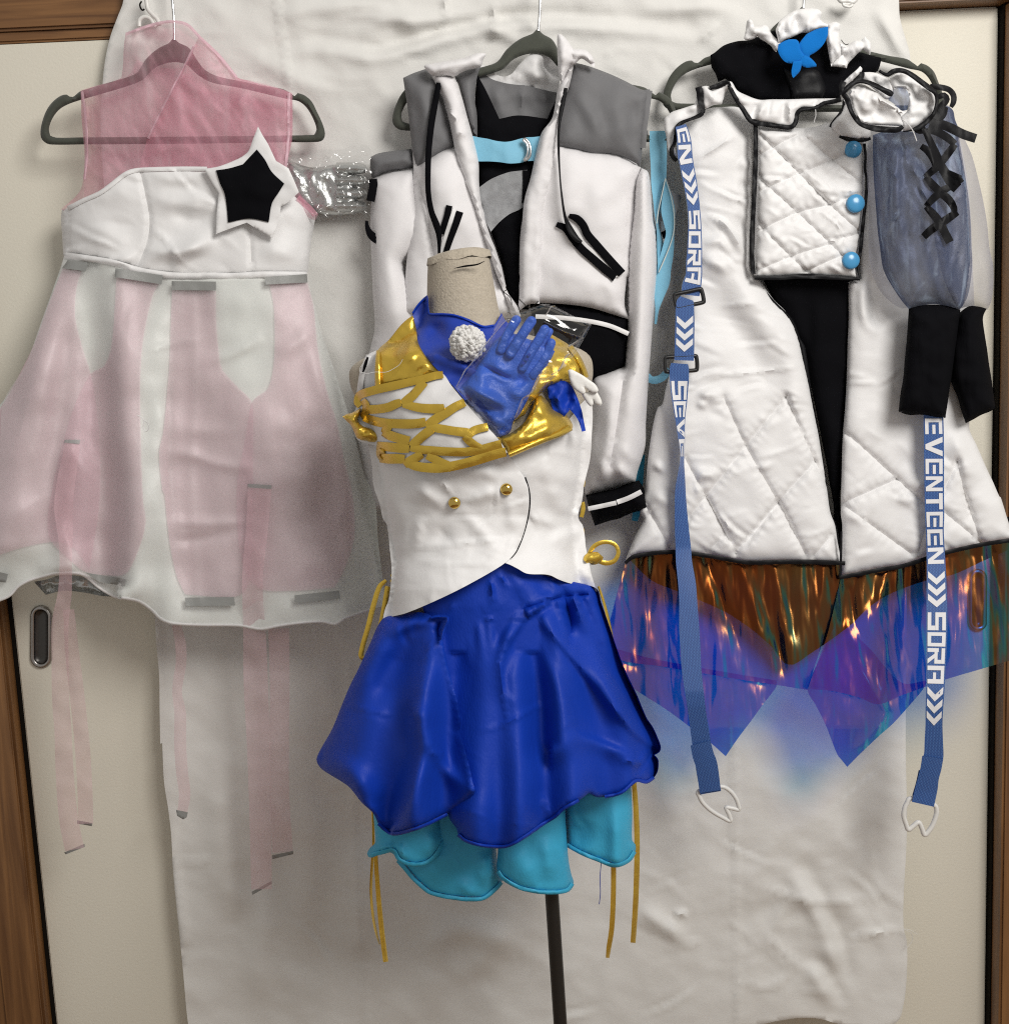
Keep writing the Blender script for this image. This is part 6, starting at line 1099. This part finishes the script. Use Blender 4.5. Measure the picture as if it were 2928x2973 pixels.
def strap(t, line, depth, tilt=None, letters=(), name='webbing', marg=.14):
    ln = T(line)
    if tilt: tilt = (list(tilt) + [0.] * len(ln))[:len(ln)]
    o = strip(name, ln, 30, depth, M['web'], t, th=.0018, crown=.0, step=7, tilt=tilt)
    c = catmull([q[:3] + ((tilt[i],) if tilt else (0.,)) for i, q in enumerate(ln)], False, 7, 100)
    tg = np.gradient(c[:, :2], axis=0); tg /= np.linalg.norm(tg, axis=1)[:, None]
    if not letters: return o
    vs = []; fs = []
    for ch, v0, v1 in letters:
        for g in GLY[ch]:
            poly = g if isinstance(g, list) else [(g[0], g[1]), (g[2], g[1]), (g[2], g[3]), (g[0], g[3])]
            q = []
            for i in range(len(poly)):
                a, b = np.array(poly[i]), np.array(poly[(i + 1) % len(poly)])
                for k in range(4): q.append(a + (b - a) * k / 4)
            q = np.array(q); vv = v0 + q[:, 0] * (v1 - v0); ac = (q[:, 1] - .5) * (1 - marg) * 2
            uc = np.interp(vv, c[:, 1], c[:, 0]); w = np.interp(vv, c[:, 1], c[:, 2]); tl = np.interp(vv, c[:, 1], c[:, 3])
            nx = np.interp(vv, c[:, 1], -tg[:, 1]); ny = np.interp(vv, c[:, 1], tg[:, 0])
            # strip's own across axis points left of the run: letters' tops face right
            uu, v2 = uc - nx * w / 2 * ac, vv - ny * w / 2 * ac
            dd = depth(uu, v2) if callable(depth) else np.full(uu.shape, depth)
            s0 = len(vs); vs += P(uu, v2, dd + .0008 + .0005 + .00006 * (len(fs) % 7) - tl * ac).tolist()
            fs.append(tuple(s0 + k for k in range(len(q))))
    mesh('lettering', vs, fs, M['print'], o, smooth=False)
    return o
def chev(v0, v1, n=3):
    h = (v1 - v0) / (n - .45 * 0 + (n - 1) * -.2 + .0); st = (v1 - v0 - h) / (n - 1)
    return [('>', v0 + i * st, v0 + i * st + h * .98) for i in range(n)]
def pbuckle(t, cx, cy, w, h, ang, d):
    a = math.radians(ang); pts = []
    for x, y in ((-1, -.7), (-.85, -1), (0, -1), (.85, -1), (1, -.7), (1, .7), (.85, 1), (0, 1), (-.85, 1), (-1, .7)):
        X, Y = x * w / 2, y * h / 2; pts.append((cx + X * math.cos(a) - Y * math.sin(a), cy + X * math.sin(a) + Y * math.cos(a)))
    p = np.array(pts); return tube('buckle', P(p[:, 0], p[:, 1], np.full(len(p), d)), .0030, M['blackpl'], t, closed=True, seg=8)
sL = thing('lettered_strap', 'blue lettered webbing strap with two black buckles, hanging on the left side of the coat', 'strap', (2000, 320, .12), 'lettered webbing straps of the coat')
strap(sL, 'e5 440,400,110 462,480,130 478,580,146 484,700,152 502,800,142 520,900,142 540,1000,136 555,1100,130 570,1200,126 578,1300,126 584,1400,132 584,1500,140 584,1600,148 582,1700,154 577,1800,162 575,1930,168 e6 584,70,126 577,130,118', .122, None,
      [('E', 372, 412), ('N', 420, 475)] + chev(490, 596) + [('S', 611, 665), ('O', 671, 719), ('R', 725, 770), ('A', 776, 822)])
strap(sL, 'e6 552,150,90 545,170,112 540,200,120 540,300,126 538,400,128 536,500,130 534,560,128', .126, None, chev(916, 1022))
strap(sL, 'e6 505,580,110 503,610,126 503,680,126 503,760,114 506,840,96 508,920,72 512,1000,56 518,1080,44 522,1150,32 522,1210,26 519,1260,34 515,1330,52 510,1420,70 512,1500,76 516,1600,86 522,1700,94 529,1800,102 534,1890,106 d5 394,400,83 400,500,86 404,600,94 410,700,94 415,800,92 428,900,88 441,1000,84 455,1100,86 466,1170,90 480,1230,98 487,1260,104 d6 492,170,100 505,246,98', SD(.128),
      [0, 0, 0, .003, .006, .009, .011, .012, .013, .013, .012, .011, .009, .007, .005, .004, .003,   .002, .001, 0], [('S', 1106, 1161), ('E', 1165, 1211), ('V', 1216, 1270), ('E', 1275, 1325)])
strip('folded_end', 'd5 455,1145,92 468,1200,98 d6 484,110,102 503,240,100', 58, SD(.1305), M['web'], sL, th=.002)
ptube('stitching', 'd6 445,48 470,44 500,55 515,70', .166, .0005, M['print'], sL, seg=4)
pbuckle(sL, 1999, 866, 82, 40, -12, .124); pbuckle(sL, 1976, 1056, 92, 42, -3, .124)
ptube('ring_hook', 'd6 447,240 452,262 465,288 490,315 520,338 558,360 597,378 592,350 585,335 578,315 605,318 637,324 634,300 625,275 610,252 595,236 575,222 552,216 500,222', .156, .0034, M['whitepl'], sL, closed=True, seg=8)
sR = thing('lettered_strap', 'blue lettered webbing strap without buckles, hanging below the black cuff on the right', 'strap', (2700, 1200, .12), 'lettered webbing straps of the coat')
strap(sR, 'd4 1520,820,100 1517,905,102 1519,1000,102 1520,1150,102 1521,1300,100 1523,1413,98 d5 1556,150,84 1562,300,88 1565,450,96 1565,600,100 1562,750,94 1558,900,86 1553,1000,82 1552,1060,80 1551,1130,86 1551,1200,92 d6 1546,90,96', SD(.128), None,
      [('E', 1215, 1260), ('V', 1268, 1325), ('E', 1332, 1376), ('N', 1383, 1426), ('T', 1432, 1479), ('E', 1486, 1530), ('E', 1537, 1583), ('N', 1590, 1637)] + chev(1658, 1764) + [('S', 1778, 1830), ('O', 1836, 1877), ('R', 1882, 1927), ('A', 1933, 1985)] + chev(1994, 2108))
strip('folded_end', 'd6 1546,80,100 1538,130,98 1528,170,96 1518,220,104 1500,300,106', 60, SD(.1305), M['web'], sR, th=.002)
strip('folded_end', 'd6 1490,140,20 1478,200,22 1460,262,22', 14, SD(.127), M['web'], sR, th=.002)
ptube('stitching', 'd6 1505,165 1530,158 1555,168', .166, .0005, M['print'], sR, seg=4)
ptube('ring_hook', 'd6 1445,272 1425,295 1414,320 1410,355 1420,390 1432,418 1455,402 1480,384 1495,412 1508,443 1530,422 1548,392 1562,350 1564,325 1556,305 1520,290', .156, .0036, M['whitepl'], sR, closed=True, seg=8)
